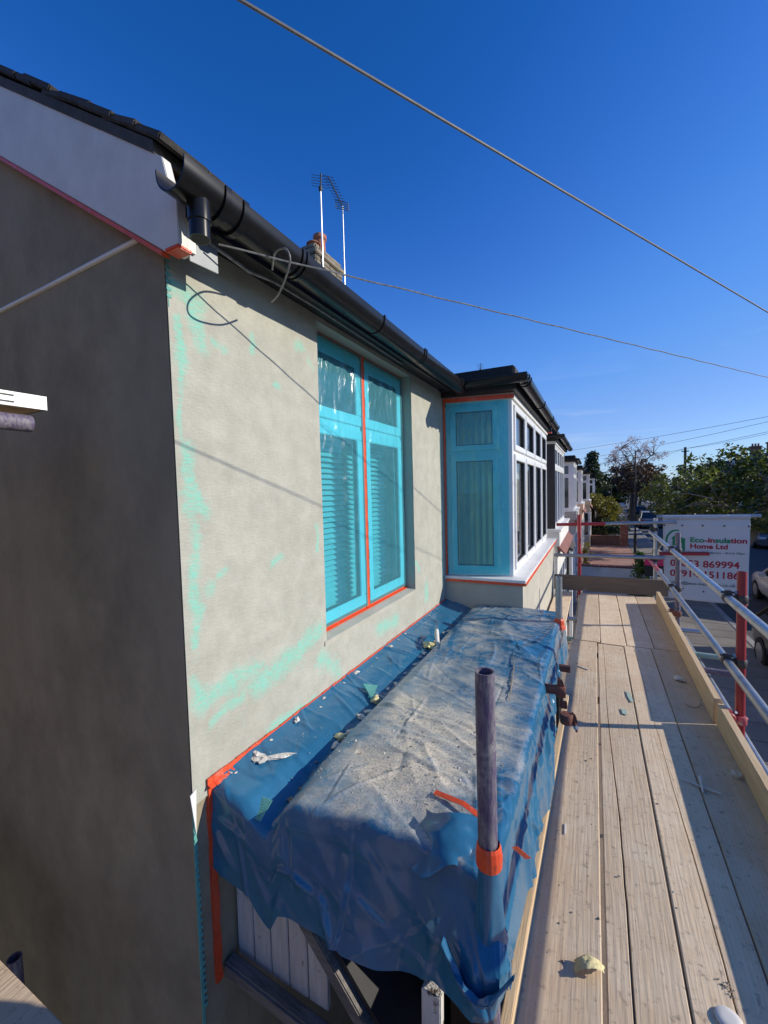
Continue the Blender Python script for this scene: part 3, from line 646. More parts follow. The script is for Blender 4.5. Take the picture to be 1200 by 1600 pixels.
# bay side masked with film and tape
A0 = Vector((-1.2, 3.60, 0)); A1 = Vector((-.63, 3.72, 0)); ud = (A1-A0).normalized(); nd_ = ud.cross(Vector((0, 0, 1))); Ls = (A1-A0).length
def bayfn(y, z, h): p = A0+ud*y+nd_*(.021+h); return (p.x, p.y, z)
film(.02, Ls-.03, 3.04, 4.555, 5.5, 'blue masking film covering the shaded side of the bay window', fn=bayfn, mt='film_side')
def btape(lab, y0_, y1_, z0_, z1_, n0=.006, th=.004): 
    p = A0+ud*y0_+nd_*n0+Vector((0, 0, z0_)); tape('masking_tape', lab, MB().obox(p, ud*(y1_-y0_), (0, 0, z1_-z0_), nd_*th))
btape('orange tape along the top of the blue masked bay side', .0, Ls+.02, 4.562, 4.600, .026)
btape('dark orange tape down the wall edge of the bay side', .001, .016, 3.03, 4.56, .024)
tape('masking_tape', 'orange tape along the front edge of the white bay sill', MB().obox((-.5045, 3.60, 2.982), (.004, 0, 0), (0, 3.1, 0), (0, 0, .026)))
tape('masking_tape', 'orange tape under the blue masked side of the bay sill', MB().obox((-1.19, 3.5505, 2.982), (.69, .012, 0), (0, -.004, 0), (0, 0, .022)))
tape('masking_tape', 'orange tape scrap at the far top corner of the white bay', MB().box(-.64, -.56, 6.66, 6.76, 4.60, 4.626))
# curtains in bay
P = np.zeros((46, 8, 3))
for i in range(46):
    for j in range(8):
        p = A0+ud*(.03+(Ls-.16)*i/45)-nd_*(.13+.018*math.sin(i*1.05)+.008*math.sin(i*2.3)); P[i, j] = (p.x, p.y, 2.95+1.58*j/7)
tag(grid('curtain', P, 'curtain'), 'pale curtain hanging behind the blue masked side of the bay', 'curtain')
for yy in (3.95, 6.3):
    P = np.zeros((30, 8, 3))
    for i in range(30):
        for j in range(8): P[i, j] = (-.80+.025*math.sin(i*1.3)-.05*(i/30), yy+.02*i-.12, 2.9+1.65*j/7)
    tag(grid('curtain', P, 'curtain'), 'pale curtain hanging inside the near end of the white bay front' if yy < 5 else 'pale curtain hanging inside the far end of the white bay front', 'curtain')
# ================================================================== PORCH AND TARPAULIN
XE, YE, YF = -.265, 1.075, 3.60      # right top edge, near top edge, far end of the tarpaulin
porch = thing('timber_porch', 'old timber porch with flaking white boards under the blue tarpaulin', 'porch', (-.7, 2.3, 0))
MB().box(-1.21, -.30, 1.20, 3.5, 2.60, 2.715).build('porch_roof', 'black_felt', porch)
MB().box(-.42, -.34, 1.22, 3.45, 0, 2.60).build('porch_front', 'dark_clad', porch)
xs_ = [-1.20, -1.118, -1.036, -.954, -.872, -.79]
for i in range(5):
    xa, xb = xs_[i]+.003, xs_[i+1]-.003
    top = lambda x: 2.52 if x < -.98 else 2.52-(x+.98)*1.1
    MB().prism([(xa, 1.06, 2.07), (xb, 1.06, 2.07), (xb, 1.06, top(xb)), (xa, 1.06, top(xa))], (0, .018, 0)).build('cheek_board', 'flaky', porch, bevel=.002)
MB().obox((-.985, 1.03, 2.475), (.44, 0, -.49), (.035, 0, .031), (0, .04, 0)).build('barge', 'grey_timber', porch, bevel=.004)
MB().obox((-1.20, .99, 2.055), (.56, .0, -.05), (0, .05, 0), (0, 0, .055)).build('ledge', 'grey_timber', porch, bevel=.008)
MB().obox((-1.02, 1.055, 2.60), (.85, 0, -.95), (0, 1.8, 0), (.012, 0, .011)).build('lean_to_roof', 'black_felt', porch)
MB().obox((-.44, .98, 1.2), (.02, .0, 1.25), (.055, 0, 0), (0, .03, 0)).build('prop_board', 'flaky', porch, bevel=.003)
# brick pier beneath the tube
pier = thing('brick_pier', 'red brick garden pier with pale mortar smears below the tarpaulin', 'brick pier', (-.28, 1.25, 0))
MB().box(-.43, -.14, 1.12, 1.42, 0, 1.80).build('mortar_core', 'mortar', pier)
meb = None
for k in range(5):
    for q in range(2):
        for side in range(2):
            if meb is None: o = MB().box(-.068, .068, -.05, .05, -.031, .031).build('brick', 'brick', pier, bevel=.004); meb = o.data; o.matrix_parent_inverse = Matrix()
            else: o = bpy.data.objects.new('brick', meb); COL.objects.link(o); o.parent = pier
            o.location = (-.075+.15*q+(.02 if k % 2 else -.02), -.085 + .225*side - (.0 if side == 0 else 0), 1.765-.075*k)
MB().box(-.45, -.12, 1.10, 1.44, 1.80, 1.83).build('brick_cap', 'brick', pier, bevel=.006)

def tprof(a, near):
    z = np.interp(a, [0, .04, .15, .225, .245, .275, .32, .6, .94], [2.812, 2.797, 2.772, 2.748, 2.744, 2.790, 2.797, 2.796, 2.785])
    v = math.exp(-((a-.225)/.06)**2)
    return float(z) - near*.045*v
POLE = Vector((-.236, 1.0, 0))
def crease(x, y, z, wd): 
    n = nz(x, y, z)/wd
    return math.exp(-n*n)
def tarp():
    AE, BE = XE-WX, YF-YE
    nu, nv = 260, 420
    aM, bM = AE+.36, BE+.36
    P = np.zeros((nu, nv, 3)); D = np.zeros((nu, nv))
    UU, VV = np.meshgrid(np.linspace(0, aM, nu), np.linspace(0, bM, nv), indexing='ij')
    rc = np.random.RandomState(12)
    def crumple(n, u0, u1, v0, v1, am, asd, l0, l1, w0, w1_, h0, h1):
        F = np.zeros_like(UU)
        for _ in range(n):
            cu, cv = rc.uniform(u0, u1), rc.uniform(v0, v1); an = am+rc.normal()*asd; L_ = rc.uniform(l0, l1); w_ = rc.uniform(w0, w1_); h_ = rc.uniform(h0, h1)*(1 if rc.rand() < .75 else -.7)
            du, dv = UU-cu, VV-cv; t = du*math.cos(an)+dv*math.sin(an); q = -du*math.sin(an)+dv*math.cos(an)+rc.uniform(-.5, .5)*t*t
            ws = np.where(q > 0, w_, w_*rc.uniform(.25, .8))
            F += h_*np.clip(1-np.abs(q)/ws, 0, 1)**1.3*np.clip(1-(t/L_)**2, 0, 1)
        return F
    CT = crumple(150, .25, AE+.05, 0, BE+.05, 0.12, .45, .08, .42, .010, .035, .002, .0075) + crumple(30, .3, AE, 0, BE, 1.5, .3, .1, .4, .010, .03, .002, .006) + crumple(26, .25, AE, 0, BE, .3, .8, .3, .7, .10, .25, .003, .009)
    CS = crumple(60, 0, .25, 0, bM, .25, .5, .05, .16, .010, .035, .004, .011)
    CF = crumple(20, 0, aM, BE, bM, 1.25, .6, .10, .30, .012, .05, .004, .012) + crumple(12, 0, aM, BE, bM, .9, .9, .3, .5, .08, .16, .008, .018)
    CR = crumple(70, AE, aM, 0, bM, .2, .5, .08, .25, .012, .04, .004, .014) + crumple(20, AE, aM, 0, bM, 1.2, .5, .2, .5, .03, .08, .006, .016)
    for i in range(nu):
        for j in range(nv):
            a = aM*i/(nu-1); b = bM*j/(nv-1)
            yl = YF-b
            hemr = .92+.10*nz(b*1.9, 1.7)+.30*math.exp(-((yl-1.95)/.20)**2)-.30*math.exp(-((yl-2.75)/.3)**2)-.24*math.exp(-((yl-1.0)/.3)**2)
            hemf = .92+.10*float(sm(a, .12, .40))-.30*float(sm(a, .62, .95))+.05*nz(a*2.6, 6.1)
            da = max(0, a-AE)*hemr; db = max(0, b-BE)*hemf
            h2 = math.hypot(da, db); d = (da**4+db**4)**.25*(1-.30*(min(da, db)/max(da, db, 1e-6))) if h2 > 0 else 0
            a0, b0 = min(a, AE), min(b, BE)
            near = float(sm(b0, BE-.45, BE))
            z = tprof(a0, near)
            top = float(sm(a0, .27, .36))
            u, v = a, b
            ew = .35+.65*top
            # long transverse ridges, finer cross creases, soft quilting
            w1 = w2 = CT[i, j]*40
            w4 = nz(u*2.2, v*1.7, 14.0)
            h = top*CT[i, j] + (1-top)*CS[i, j] + .0035*w4 + .0008*nz(u*30, v*30, 4)
            # slumped dips along the near edge
            sc = float(sm(b0, BE-.20, BE))
            h -= sc*(.010+.014*max(0, nz(a0*5.2, 3.3)))
            x, y = WX+.006+a0, YF-b0
            y += sc*.035*nz(a0*3.6, 8.1)*float(sm(a0, .25, .4)) - .068*(1-float(sm(a0, .05, .5)))*float(sm(b0, BE-.5, BE))
            z += h
            if d > 0:
                nx, ny = (da/h2, db/h2)
                R_ = .032 + .012*nz(u*3, v*3, 3)
                t = d/R_
                if t < math.pi/2: out, dn = R_*math.sin(t), R_*(1-math.cos(t))
                else:
                    e = d-R_*math.pi/2
                    fl = (.04+.22*float(sm(a0, .05, .6)))*ny*ny + .14*nx*nx
                    out, dn = R_+e*fl, R_+e*math.sqrt(1-fl*fl)
                s_ = math.atan2(ny, nx)*.22 + (b0 if nx > ny else 0) + (BE + (AE-a0) if ny >= nx else 0)
                k = min(1, d/.20); k = k*k*(3-2*k)
                fold = .012*nz(s_*2.4, d*1.2, 50)+.004*nz(s_*6, d*2.0, 60) + ny*ny*CF[i, j]+nx*nx*CR[i, j]
                if ny > .3: out += ny*.058*float(sm(d, .04, .16))*math.exp(-((x-POLE.x)/.13)**2)
                out += k*fold
                x += nx*out; y -= ny*out; z -= dn
            P[i, j] = (max(x, WX+.004), y, z)
            yy, xx = YF-b0, WX+a0
            dd = .155 + .36*math.exp(-(((yy-1.50)/.50)**2+((xx+.58)/.28)**2)) + .14*float(sm(a0, .27, .4)) - .10*w4 + .24*nz(u*2.6, v*3.0, 90) + .10*nz(u*7, v*9, 93) - .10*w1 - .06*w2
            dd -= .16*float(sm(xx, -.40, -.28))
            if a0 < .24: dd = -.06+.16*nz(u*7, v*5, 95)
            if d > 0: dd -= .75*min(1, d/.12)-.16*max(0, nz(u*5, v*5, 97))
            D[i, j] = dd
    t = grid('tarpaulin', P[::-1], 'tarp'); attr(t, 'dust', D[::-1])
    return tag(t, 'dusty blue plastic tarpaulin draped over the porch roof', 'tarpaulin')
tp = tarp()
pts = [Vector(v.co) for v in tp.data.vertices]
tx = np.array([(p.x, p.y, p.z) for p in pts])
def tz_at(x, y):
    d = (tx[:, 0]-x)**2+(tx[:, 1]-y)**2; i = np.argpartition(d, 6)[:6]; return float(tx[i, 2].max())
# pocket where the tube pokes through: a torn neck of plastic and its tape
nk = []; n_ = 28
P = np.zeros((n_+1, 14, 3))
for k in range(n_+1):
    t = 2*math.pi*k/n_
    for j in range(14):
        f = j/13; r = .0262+.022*f**1.3*(1+.25*math.sin(3*t+1)); z = 2.885-.33*f
        r += .003*math.sin(t*5+f*4)*f
        P[k, j] = (POLE.x-.004*f+r*math.cos(t), POLE.y+.012*f*f+r*math.sin(t), z)
nko = grid('tube_sleeve', P, 'tarp', tp); attr(nko, 'dust', np.full(P.shape[:2], -.3))
# curled lip under the tube
P = np.zeros((24, 10, 3))
for i in range(24):
    for j in range(10):
        s_ = i/23; q = j/9
        P[i, j] = (-.335+.17*s_, .952-.03*math.sin(s_*math.pi)-.035*math.sin(q*2.6)-.01*nz(s_*6, q*3), 2.66-.075*math.sin(s_*math.pi)+.055*q*(1-.3*s_)-.02*q*q+.012*nz(s_*5, q*4, 3))
o = grid('torn_lip', P, 'tarp', tp); attr(o, 'dust', np.full(P.shape[:2], -.2))
# raised flap beside the tube
P = np.zeros((22, 16, 3))
for i in range(22):
    for j in range(16):
        s_ = i/21; q = j/15
        tri = lambda f_: abs((f_ % 1)-.5)*2
        P[i, j] = (-.47+.19*s_+.015*nz(q*4, s_*2), 1.165-.12*q-.02*math.sin(s_*5), 2.792+.035*math.sin(s_*math.pi)*(1-q)-.075*q**1.6*(.8+.4*math.sin(s_*6+1))+.009*tri(s_*1.6+q*.9)+.006*tri(s_*2.3-q*1.3)+.004*nz(s_*5, q*4, 9))
o = grid('lifted_flap', P, 'tarp', tp); attr(o, 'dust', np.full(P.shape[:2], .0))
mb = MB(); 
mb.tube([(POLE.x, POLE.y, 2.862), (POLE.x+.001, POLE.y-.002, 2.885), (POLE.x, POLE.y, 2.905), (POLE.x, POLE.y, 2.915)], [.033, .0335, .031, .0275], 16, caps=False)
tape('masking_tape', 'bright orange tape wound round the purple tube at the tarpaulin', mb)
tape('masking_tape', 'dusty orange tape strip lying on the tarpaulin left of the purple tube', MB().obox((-.47, 1.235, tz_at(-.47, 1.235)+.006), (.10, -.015, .004), (.003, .018, .003), (0, 0, .0012)).obox((-.37, 1.22, tz_at(-.47, 1.235)+.010), (.085, -.03, -.010), (.003, .018, .003), (0, 0, .0012)))
tape('masking_tape', 'short orange tape tag on the tarpaulin just right of the purple tube', MB().obox((-.205, 1.14, 2.80), (.03, .045, -.06), (.014, .01, .0), (0, 0, .0012)))
# tape sealing tarp to wall
mb = MB(); n_ = 120
for k in range(n_):
    y0_, y1_ = .955+(3.60-.955)*k/n_, .955+(3.60-.955)*(k+1)/n_
    hh = .010+.005*nz(k*.35, 3)+.004*math.exp(-k/10); zz = 2.805+.004*nz(k*.2, 7)
    mb.obox((WX+.004, y0_, zz-.006), (0, y1_-y0_, 0), (0, 0, hh+.008), (.005+.002*nz(k*.6, 1), 0, 0))
    mb.obox((WX+.009, y0_, zz-.008), (0, y1_-y0_, 0), (.016+.008*nz(k*.3, 5), 0, -.006), (0, 0, .003))
tape('masking_tape', 'long orange tape sealing the tarpaulin to the foot of the rendered wall', mb)
mb = MB()
for k in range(30):
    z1_ = 2.815-.025*k; mb.box(WX-.008, WX+.006+.003*nz(k*.4, 2), .957+.005*nz(k*.3, 1), .982+.005*nz(k*.5, 8), z1_-.0251, z1_)
tape('masking_tape', 'orange tape running down the wall at the near end of the tarpaulin', mb)

# ---------------------------------------------------------------- debris
def lump(name, p, r, mt, lab, cat, seed, flat=.55, group=None, stretch=(1, 1)):
    bm = bmesh.new(); bmesh.ops.create_icosphere(bm, subdivisions=2, radius=1)
    for v in bm.verts:
        k = 1+.75*noise.noise(v.co*1.5+Vector((seed*3.1, seed, 0)))+.55*noise.noise(v.co*3.6+Vector((seed, 0, 2)))
        v.co = Vector((v.co.x*k*stretch[0], v.co.y*k*stretch[1], v.co.z*k*flat))*r
    me = bpy.data.meshes.new(name); bm.to_mesh(me); bm.free()
    o = mkobj(name, me, mt); o.location = p; o.rotation_euler = (0, 0, seed*1.3); return tag(o, lab, cat, group)
r2 = random.Random(11)
ORD = 'first second third fourth fifth sixth seventh eighth ninth tenth eleventh twelfth thirteenth fourteenth fifteenth sixteenth seventeenth eighteenth nineteenth twentieth twenty-first twenty-second twenty-third twenty-fourth'.split()
def chips(name, lab, spots, mt):
    mb = MB()
    for (x, y, z, r, sd_) in spots:
        q = random.Random(sd_); vs_ = []
        for dx, dy, dz in ((1, 0, 0), (0, 1, 0), (-1, 0, 0), (0, -1, 0), (0, 0, .8), (0, 0, -.3)):
            k_ = r*q.uniform(.6, 1.35); vs_.append((x+dx*k_+q.uniform(-.3, .3)*r, y+dy*k_+q.uniform(-.3, .3)*r, z+dz*k_))
        mb.add(vs_, [(0, 1, 4), (1, 2, 4), (2, 3, 4), (3, 0, 4), (1, 0, 5), (2, 1, 5), (3, 2, 5), (0, 3, 5)])
    return tag(mb.build(name, mt, kind='stuff'), lab, 'grit')
G1, G2, G3 = 'plaster crumbs along the tarpaulin fold', 'plaster crumbs along the wall tape', 'grit lumps on the tarpaulin top'
for k in range(24):
    y = 1.12+2.2*(k/26)**1.15+r2.uniform(-.03, .03); x = -.965+r2.uniform(-.018, .012); r = r2.choice([.004, .006, .007, .010, .013])*(1+.12*y)
    lump('plaster_crumb', (x, y, tz_at(x, y)+r*.25), r, r2.choice(['white_lump', 'plaster_lump', 'plaster_lump', 'dark_crumb']), ORD[k]+' plaster crumb from the near end along the tarpaulin fold', 'rubble', k+1, .6, G1, (1, 1.5))
for k in range(18):
    y = 1.0+2.4*(k/18)**1.2+r2.uniform(-.04, .04); x = WX+.026+r2.choice([0, .005, .012, .03]); r = r2.choice([.004, .005, .007, .011])
    lump('plaster_crumb', (x, y, tz_at(x, y)+r*.2), r, r2.choice(['white_lump', 'white_lump', 'plaster_lump']), ORD[k]+' pale plaster crumb from the near end along the orange wall tape', 'rubble', k+40, .45, G2, (1, 1.6))
sp = {'plaster_lump': [], 'dark_crumb': []}
for k in range(110):
    y = 1.2+abs(r2.gauss(0, .6)); x = max(-.9, min(-.3, r2.gauss(-.58, .18))); r = r2.uniform(.002, .006)
    sp[r2.choice(['plaster_lump', 'dark_crumb'])].append((x, y, tz_at(x, y)+r*.1, r, k))
chips('pale_grit', 'pale grit lumps strewn on the dusty tarpaulin top', sp['plaster_lump'], 'plaster_lump'); chips('dark_grit', 'dark grit lumps strewn on the dusty tarpaulin top', sp['dark_crumb'], 'dark_crumb')
lump('plaster_flake', (-1.14, 1.15, tz_at(-1.14, 1.15)+.003), .026, 'white_lump', 'broad white plaster flake at the near wall corner of the tarpaulin', 'rubble', 3, .25, stretch=(1, 1.2))
lump('plaster_flake', (-1.09, 1.20, tz_at(-1.09, 1.2)+.004), .022, 'white_lump', 'long white plaster splash on the tarpaulin strip near the corner', 'rubble', 9, .2, stretch=(.7, 2.4))
lump('foam_lump', (-.975, 1.78, tz_at(-.975, 1.78)+.012), .024, 'foam', 'yellow foam lump stuck by the green mesh scrap in the tarpaulin fold', 'foam', 5, .8)
lump('foam_lump', (-.97, 1.45, tz_at(-.97, 1.45)+.008), .017, 'foam', 'yellow foam lump lower down the tarpaulin fold', 'foam', 6, .7, stretch=(1, 1.5))
lump('foam_lump', (-.985, 2.55, tz_at(-.985, 2.55)+.015), .03, 'foam', 'yellowish foam clump beside the white tube scrap on the tarpaulin', 'foam', 8, .7, stretch=(1, 1.5))
tag(MB().tube([(-.985, 2.72, 2.815), (-.95, 2.62, 2.825), (-.90, 2.50, 2.812)], [.014, .016, .012], 10).build('foam_tube', 'white_lump', smooth=True), 'short white foam tube lying across the tarpaulin fold', 'foam tube')
tag(MB().prism([(-1.075, 1.83, 2.80), (-.985, 1.76, 2.765), (-1.005, 1.86, 2.79)], (.002, .001, .004)).build('mesh_scrap', 'mesh_green'), 'small triangular green mesh scrap in the tarpaulin fold', 'mesh')
zz = tz_at(-1.02, 1.03)
mb = MB()
for k in range(9):
    mb.obox((-1.05+.007*k, .99, zz-.02), (.0035, 0, 0), (0, .06, .03), (0, 0, .002)); mb.obox((-1.05, .99+.0068*k, zz-.0195+.0034*k), (.06, 0, 0), (0, .003, .0015), (0, 0, .0015))
tag(mb.build('mesh_scrap', 'mesh_green'), 'square green mesh patch stuck on the drooping near end of the tarpaulin', 'mesh')
tag(MB().tube([(-.43, 2.52, tz_at(-.43, 2.5)+.004), (-.40, 2.35, tz_at(-.40, 2.35)+.005), (-.375, 2.12, tz_at(-.375, 2.1)+.004), (-.36, 1.98, tz_at(-.36, 1.98)+.003)], [.001, .003, .004, .001], 6).build('thin_blade', 'dark_crumb'), 'thin dark sliver lying on the tarpaulin behind the purple tube', 'sliver')
# loose dust and grit as one mass
mb = MB(); r3 = random.Random(5)
for k in range(1500):
    if r3.random() < .75: y = 1.17+abs(r3.gauss(0, .45)); x = r3.gauss(-.58, .18)
    else: y = r3.uniform(1.1, 3.4); x = r3.uniform(-1.15, -.3)
    if not (-1.17 < x < -.29 and 1.14 < y < 3.5): continue
    i = int(np.argmin((tx[::3, 0]-x)**2+(tx[::3, 1]-y)**2)); z = tx[::3][i, 2]
    s_ = r3.uniform(.0012, .0032); a = r3.uniform(0, 6)
    mb.add([(x+s_*math.cos(a), y+s_*math.sin(a), z), (x+s_*math.cos(a+2.1), y+s_*math.sin(a+2.1), z), (x+s_*math.cos(a+4.2), y+s_*math.sin(a+4.2), z), (x, y, z+s_*1.1)], [(0, 1, 3), (1, 2, 3), (2, 0, 3)])
o = mb.build('plaster_grit', 'plaster_lump', kind='stuff'); tag(o, 'fine plaster grit scattered over the tarpaulin', 'grit')

# ================================================================== SCAFFOLD
def board(x0, x1, y0, y1, zt, th, mt, lab, crack=None, seed=0, n=60, name='scaffold_board', group=None):
    mb = MB(); rows = []
    for i in range(n+1):
        y = y0+(y1-y0)*i/n
        e0 = x0+.0018*nz(y*3+seed, 1.3); e1 = x1+.0018*nz(y*3-seed, 5.3); zz = zt+.0015*nz(y*1.3, seed)
        ye = y+(.006*nz(seed, 3) if i in (0, n) else 0)
        cols = [(e0, zz-th), (e0, zz-.004), (e0+.004, zz)]
        if crack:
            c, cw = crack(y); c = min(max(c, e0+.03), e1-.03)
            cols += [(c-cw-.0015, zz), (c-cw, zz-.003), (c-cw*.3, zz-.02), (c+cw*.3, zz-.02), (c+cw, zz-.003), (c+cw+.0015, zz)]
        cols += [(e1-.004, zz), (e1, zz-.004), (e1, zz-th)]
        rows.append([(a, ye, b_) for a, b_ in cols])
    m_ = len(rows[0])
    vsx = [p for r in rows for p in r]; fs = []
    for i in range(n):
        for j in range(m_-1): fs.append((i*m_+j, i*m_+j+1, (i+1)*m_+j+1, (i+1)*m_+j))
        fs.append((i*m_+m_-1, i*m_, (i+1)*m_, (i+1)*m_+m_-1))
    fs.append(tuple(range(m_))[::-1]); fs.append(tuple(range(n*m_, (n+1)*m_)))
    o = mb.add(vsx, [f[::-1] for f in fs]).build(name, mt); return tag(o, lab, 'plank', group)
GB = 'scaffold boards of the walkway'
cr2 = lambda y: (.095+.02*nz(y*.8, 2)+.004*nz(y*6, 3)-.008*(y-2), .0006+.0030*max(0, min(1, (3.6-y)/2.2)))
cr3 = lambda y: (.36+.008*nz(y*1.4, 9)+.003*nz(y*8, 3)-.012*(y-1.5), .0005+.0018*max(0, min(1, (2.6-y)/1.2)))
cr2b = lambda y: (.14+.01*nz(y*2, 4), .0006)
JY = 4.40
board(-.200, .021, -1.1, JY, BZ, .038, 'board_wood', 'long walkway plank nearest the tarpaulin, first of four', None, 1, group=GB)
board(.034, .243, -1.1, JY-.02, BZ-.002, .038, 'board_wood', 'long walkway plank with a lengthwise split, second from the tarpaulin', cr2, 2, group=GB)
board(.249, .462, -1.1, JY, BZ+.001, .038, 'board_wood', 'long walkway plank with hairline crack and knot, third from the tarpaulin', cr3, 3, group=GB)
board(.468, .688, -1.1, JY+.02, BZ-.001, .038, 'board_wood', 'long shaded walkway plank beside the toe board', None, 4, group=GB)
x_off = .03
board(-.170, .050, JY+.012, 6.42, BZ+.003, .038, 'board_wood', 'short far walkway plank nearest the houses', None, 5, 30, group=GB)
board(.058, .268, JY-.005, 6.45, BZ+.002, .038, 'board_wood', 'short far walkway plank, second from the houses', None, 6, 30, group=GB)
board(.275, .490, JY+.012, 6.46, BZ+.004, .038, 'board_wood', 'short far walkway plank, third from the houses', None, 7, 30, group=GB)
board(.496, .712, JY+.032, 6.47, BZ+.001, .038, 'board_wood', 'short far walkway plank beside the far toe board', None, 8, 30, group=GB)
board(-.50, -.28, 4.7, 6.5, BZ-.02, .038, 'board_wood', 'short plank set apart behind the grey standard by the bay', None, 9, 20, group=GB)
# knot on third plank
mb = MB(); kx, ky = .345, 1.475
for k in range(26):
    a, rr_ = rng.uniform(0, 6.28), rng.uniform(.003, .024)
    px_, py_ = kx+rr_*math.cos(a), ky+1.2*rr_*math.sin(a); s_ = rng.uniform(.002, .005); t_ = rng.uniform(0, 3)
    mb.add([(px_+s_*math.cos(t_), py_+s_*math.sin(t_), BZ+.0022), (px_-s_*.6*math.sin(t_), py_+s_*.6*math.cos(t_), BZ+.0022), (px_-s_*math.cos(t_), py_-s_*math.sin(t_), BZ+.0022), (px_+s_*.6*math.sin(t_), py_-s_*.6*math.cos(t_), BZ+.0022)], [(0, 1, 2, 3)])
ko = mb.build('knot', 'dark_crumb'); ko.parent = [o for o in COL.objects if o.get('label', '').startswith('long walkway plank with hairline')][0]
# toe boards
def oboard(o, u, v, n, mt, lab, name='toe_board', bevel=.003):
    return tag(MB().obox(o, u, v, n).build(name, mt, bevel=bevel), lab, 'plank')
oboard((.664, 3.17, BZ+.003), (.030, 2.95, -.0), (.002, 0, .155), (.038, 0, 0), 'pale_wood', 'pale toe board on edge along the far half of the walkway')
oboard((.676, -.6, BZ+.003), (.0, 3.755, .0), (.004, 0, .136), (.038, 0, 0), 'pale_wood', 'pale toe board on edge along the near half of the walkway')
oboard((-.52, 6.50, BZ+.004), (1.40, .05, .0), (0, .004, .215), (0, .038, 0), 'dark_wood', 'weathered brown toe board across the far end of the walkway')
oboard((-.248, .2, BZ+.0), (.062, 2.86, .0), (0, 0, .065), (.030, 0, 0), 'pale_wood', 'pale timber on edge between the tarpaulin and the walkway planks', 'edge_timber')
# tubes
TR = .02415
def stube(name, pts, mt, lab, hollow=.86, n=18, group=None, r=TR):
    return tag(MB().tube(pts, r, n, hollow=hollow).build(name, mt, smooth=True), lab, 'scaffold tube', group)
stube('scaffold_standard', [(POLE.x+.006, POLE.y-.004, 0), (POLE.x, POLE.y, 2.3), (POLE.x-.004, POLE.y, 3.352)], 'purple_paint', 'worn purple upright tube rising through the tarpaulin')
stube('scaffold_standard', [(-.235, 3.33, 0), (-.235, 3.33, 3.13)], 'galv', 'grey upright tube at the far corner of the tarpaulin beside the bay')
stube('scaffold_standard', [(.79, 3.13, 0), (.788, 3.15, 3.265)], 'red_paint', 'dark red upright tube in front of the banner, nearest on the right')
stube('scaffold_standard', [(.785, 5.17, 0), (.785, 5.25, 3.285)], 'purple_paint', 'purple upright tube standing before the banner logo')
stube('scaffold_standard', [(.78, 6.98, 0), (.78, 6.98, 3.32)], 'galv', 'grey upright tube at the far outer corner of the walkway')
stube('scaffold_standard', [(-.19, 6.75, 0), (-.195, 6.75, 3.38)], 'red_paint', 'dark red upright tube at the far end of the walkway by the houses')
stube('guard_rail', [(.715, -1.5, 3.085), (.722, 2.7, 3.10), (.735, 7.15, 3.105)], 'galv', 'upper grey guard rail running along the walkway')
stube('guard_rail', [(.715, -1.5, 2.715), (.722, 2.7, 2.713), (.73, 6.15, 2.70)], 'galv', 'lower grey guard rail running along the walkway')
stube('guard_rail', [(.7305, 6.155, 2.70), (.735, 7.15, 2.695)], 'pink_paint', 'pink painted rail end at the far end of the lower guard rail')
stube('guard_rail', [(-.52, 6.93, 3.215), (.15, 6.94, 3.235)], 'red_paint', 'dark red upper rail across the far end of the walkway')
stube('guard_rail', [(.152, 6.94, 3.235), (1.02, 6.95, 3.27)], 'galv', 'grey upper rail across the far end of the walkway')
stube('guard_rail', [(-.55, 6.68, 2.78), (.3, 6.685, 2.79), (.86, 6.69, 2.80)], 'galv', 'grey lower rail across the far end of the walkway')
stube('guard_rail', [(.83, 7.00, 2.815), (1.40, 7.00, 2.835)], 'red_paint', 'red lower rail crossing the banner under its logo')
stube('banner_rail', [(.80, 7.06, 3.335), (1.95, 7.06, 3.35)], 'galv', 'horizontal tube carrying the top edge of the banner')
for y, x1_, mt_n, lab in ((5.35, 1.05, 'galv', 'grey cross tube end sticking out past the purple upright'), (4.62, 1.10, 'green_paint', 'green cross tube end below the guard rails'), (4.25, 1.0, 'purple_paint', 'purple cross tube end next to the green one'), (3.35, .86, 'pale_wood', 'pale cross tube end just before the red upright'), (.9, 1.05, 'galv', 'grey cross tube carrying the near walkway planks')):
    stube('scaffold_transom', [(-.42, y, BZ-.075), (x1_, y, BZ-.07)], mt_n, lab)
for x in (-.235, .80): stube('scaffold_ledger', [(x+.052, -1.3, BZ-.125), (x+.052, 7.2, BZ-.125)], 'galv', 'grey bearer tube under the walkway on the house side' if x < 0 else 'grey bearer tube under the walkway on the road side')
stube('tube_stub', [(-.36, 2.27, 2.745), (-.135, 2.285, 2.745)], 'rust', 'rusty tube stub poking out of the tarpaulin side')
stube('tube_stub', [(-.33, 2.93, 2.60), (-.14, 2.93, 2.60)], 'rust', 'dark red tube stub at the far end of the tarpaulin side')
stube('ladder_tube', [(-.33, 4.55, 1.0), (-.335, 4.55, 2.42)], 'galv', 'short grey tube end beside the grey upright and bay')
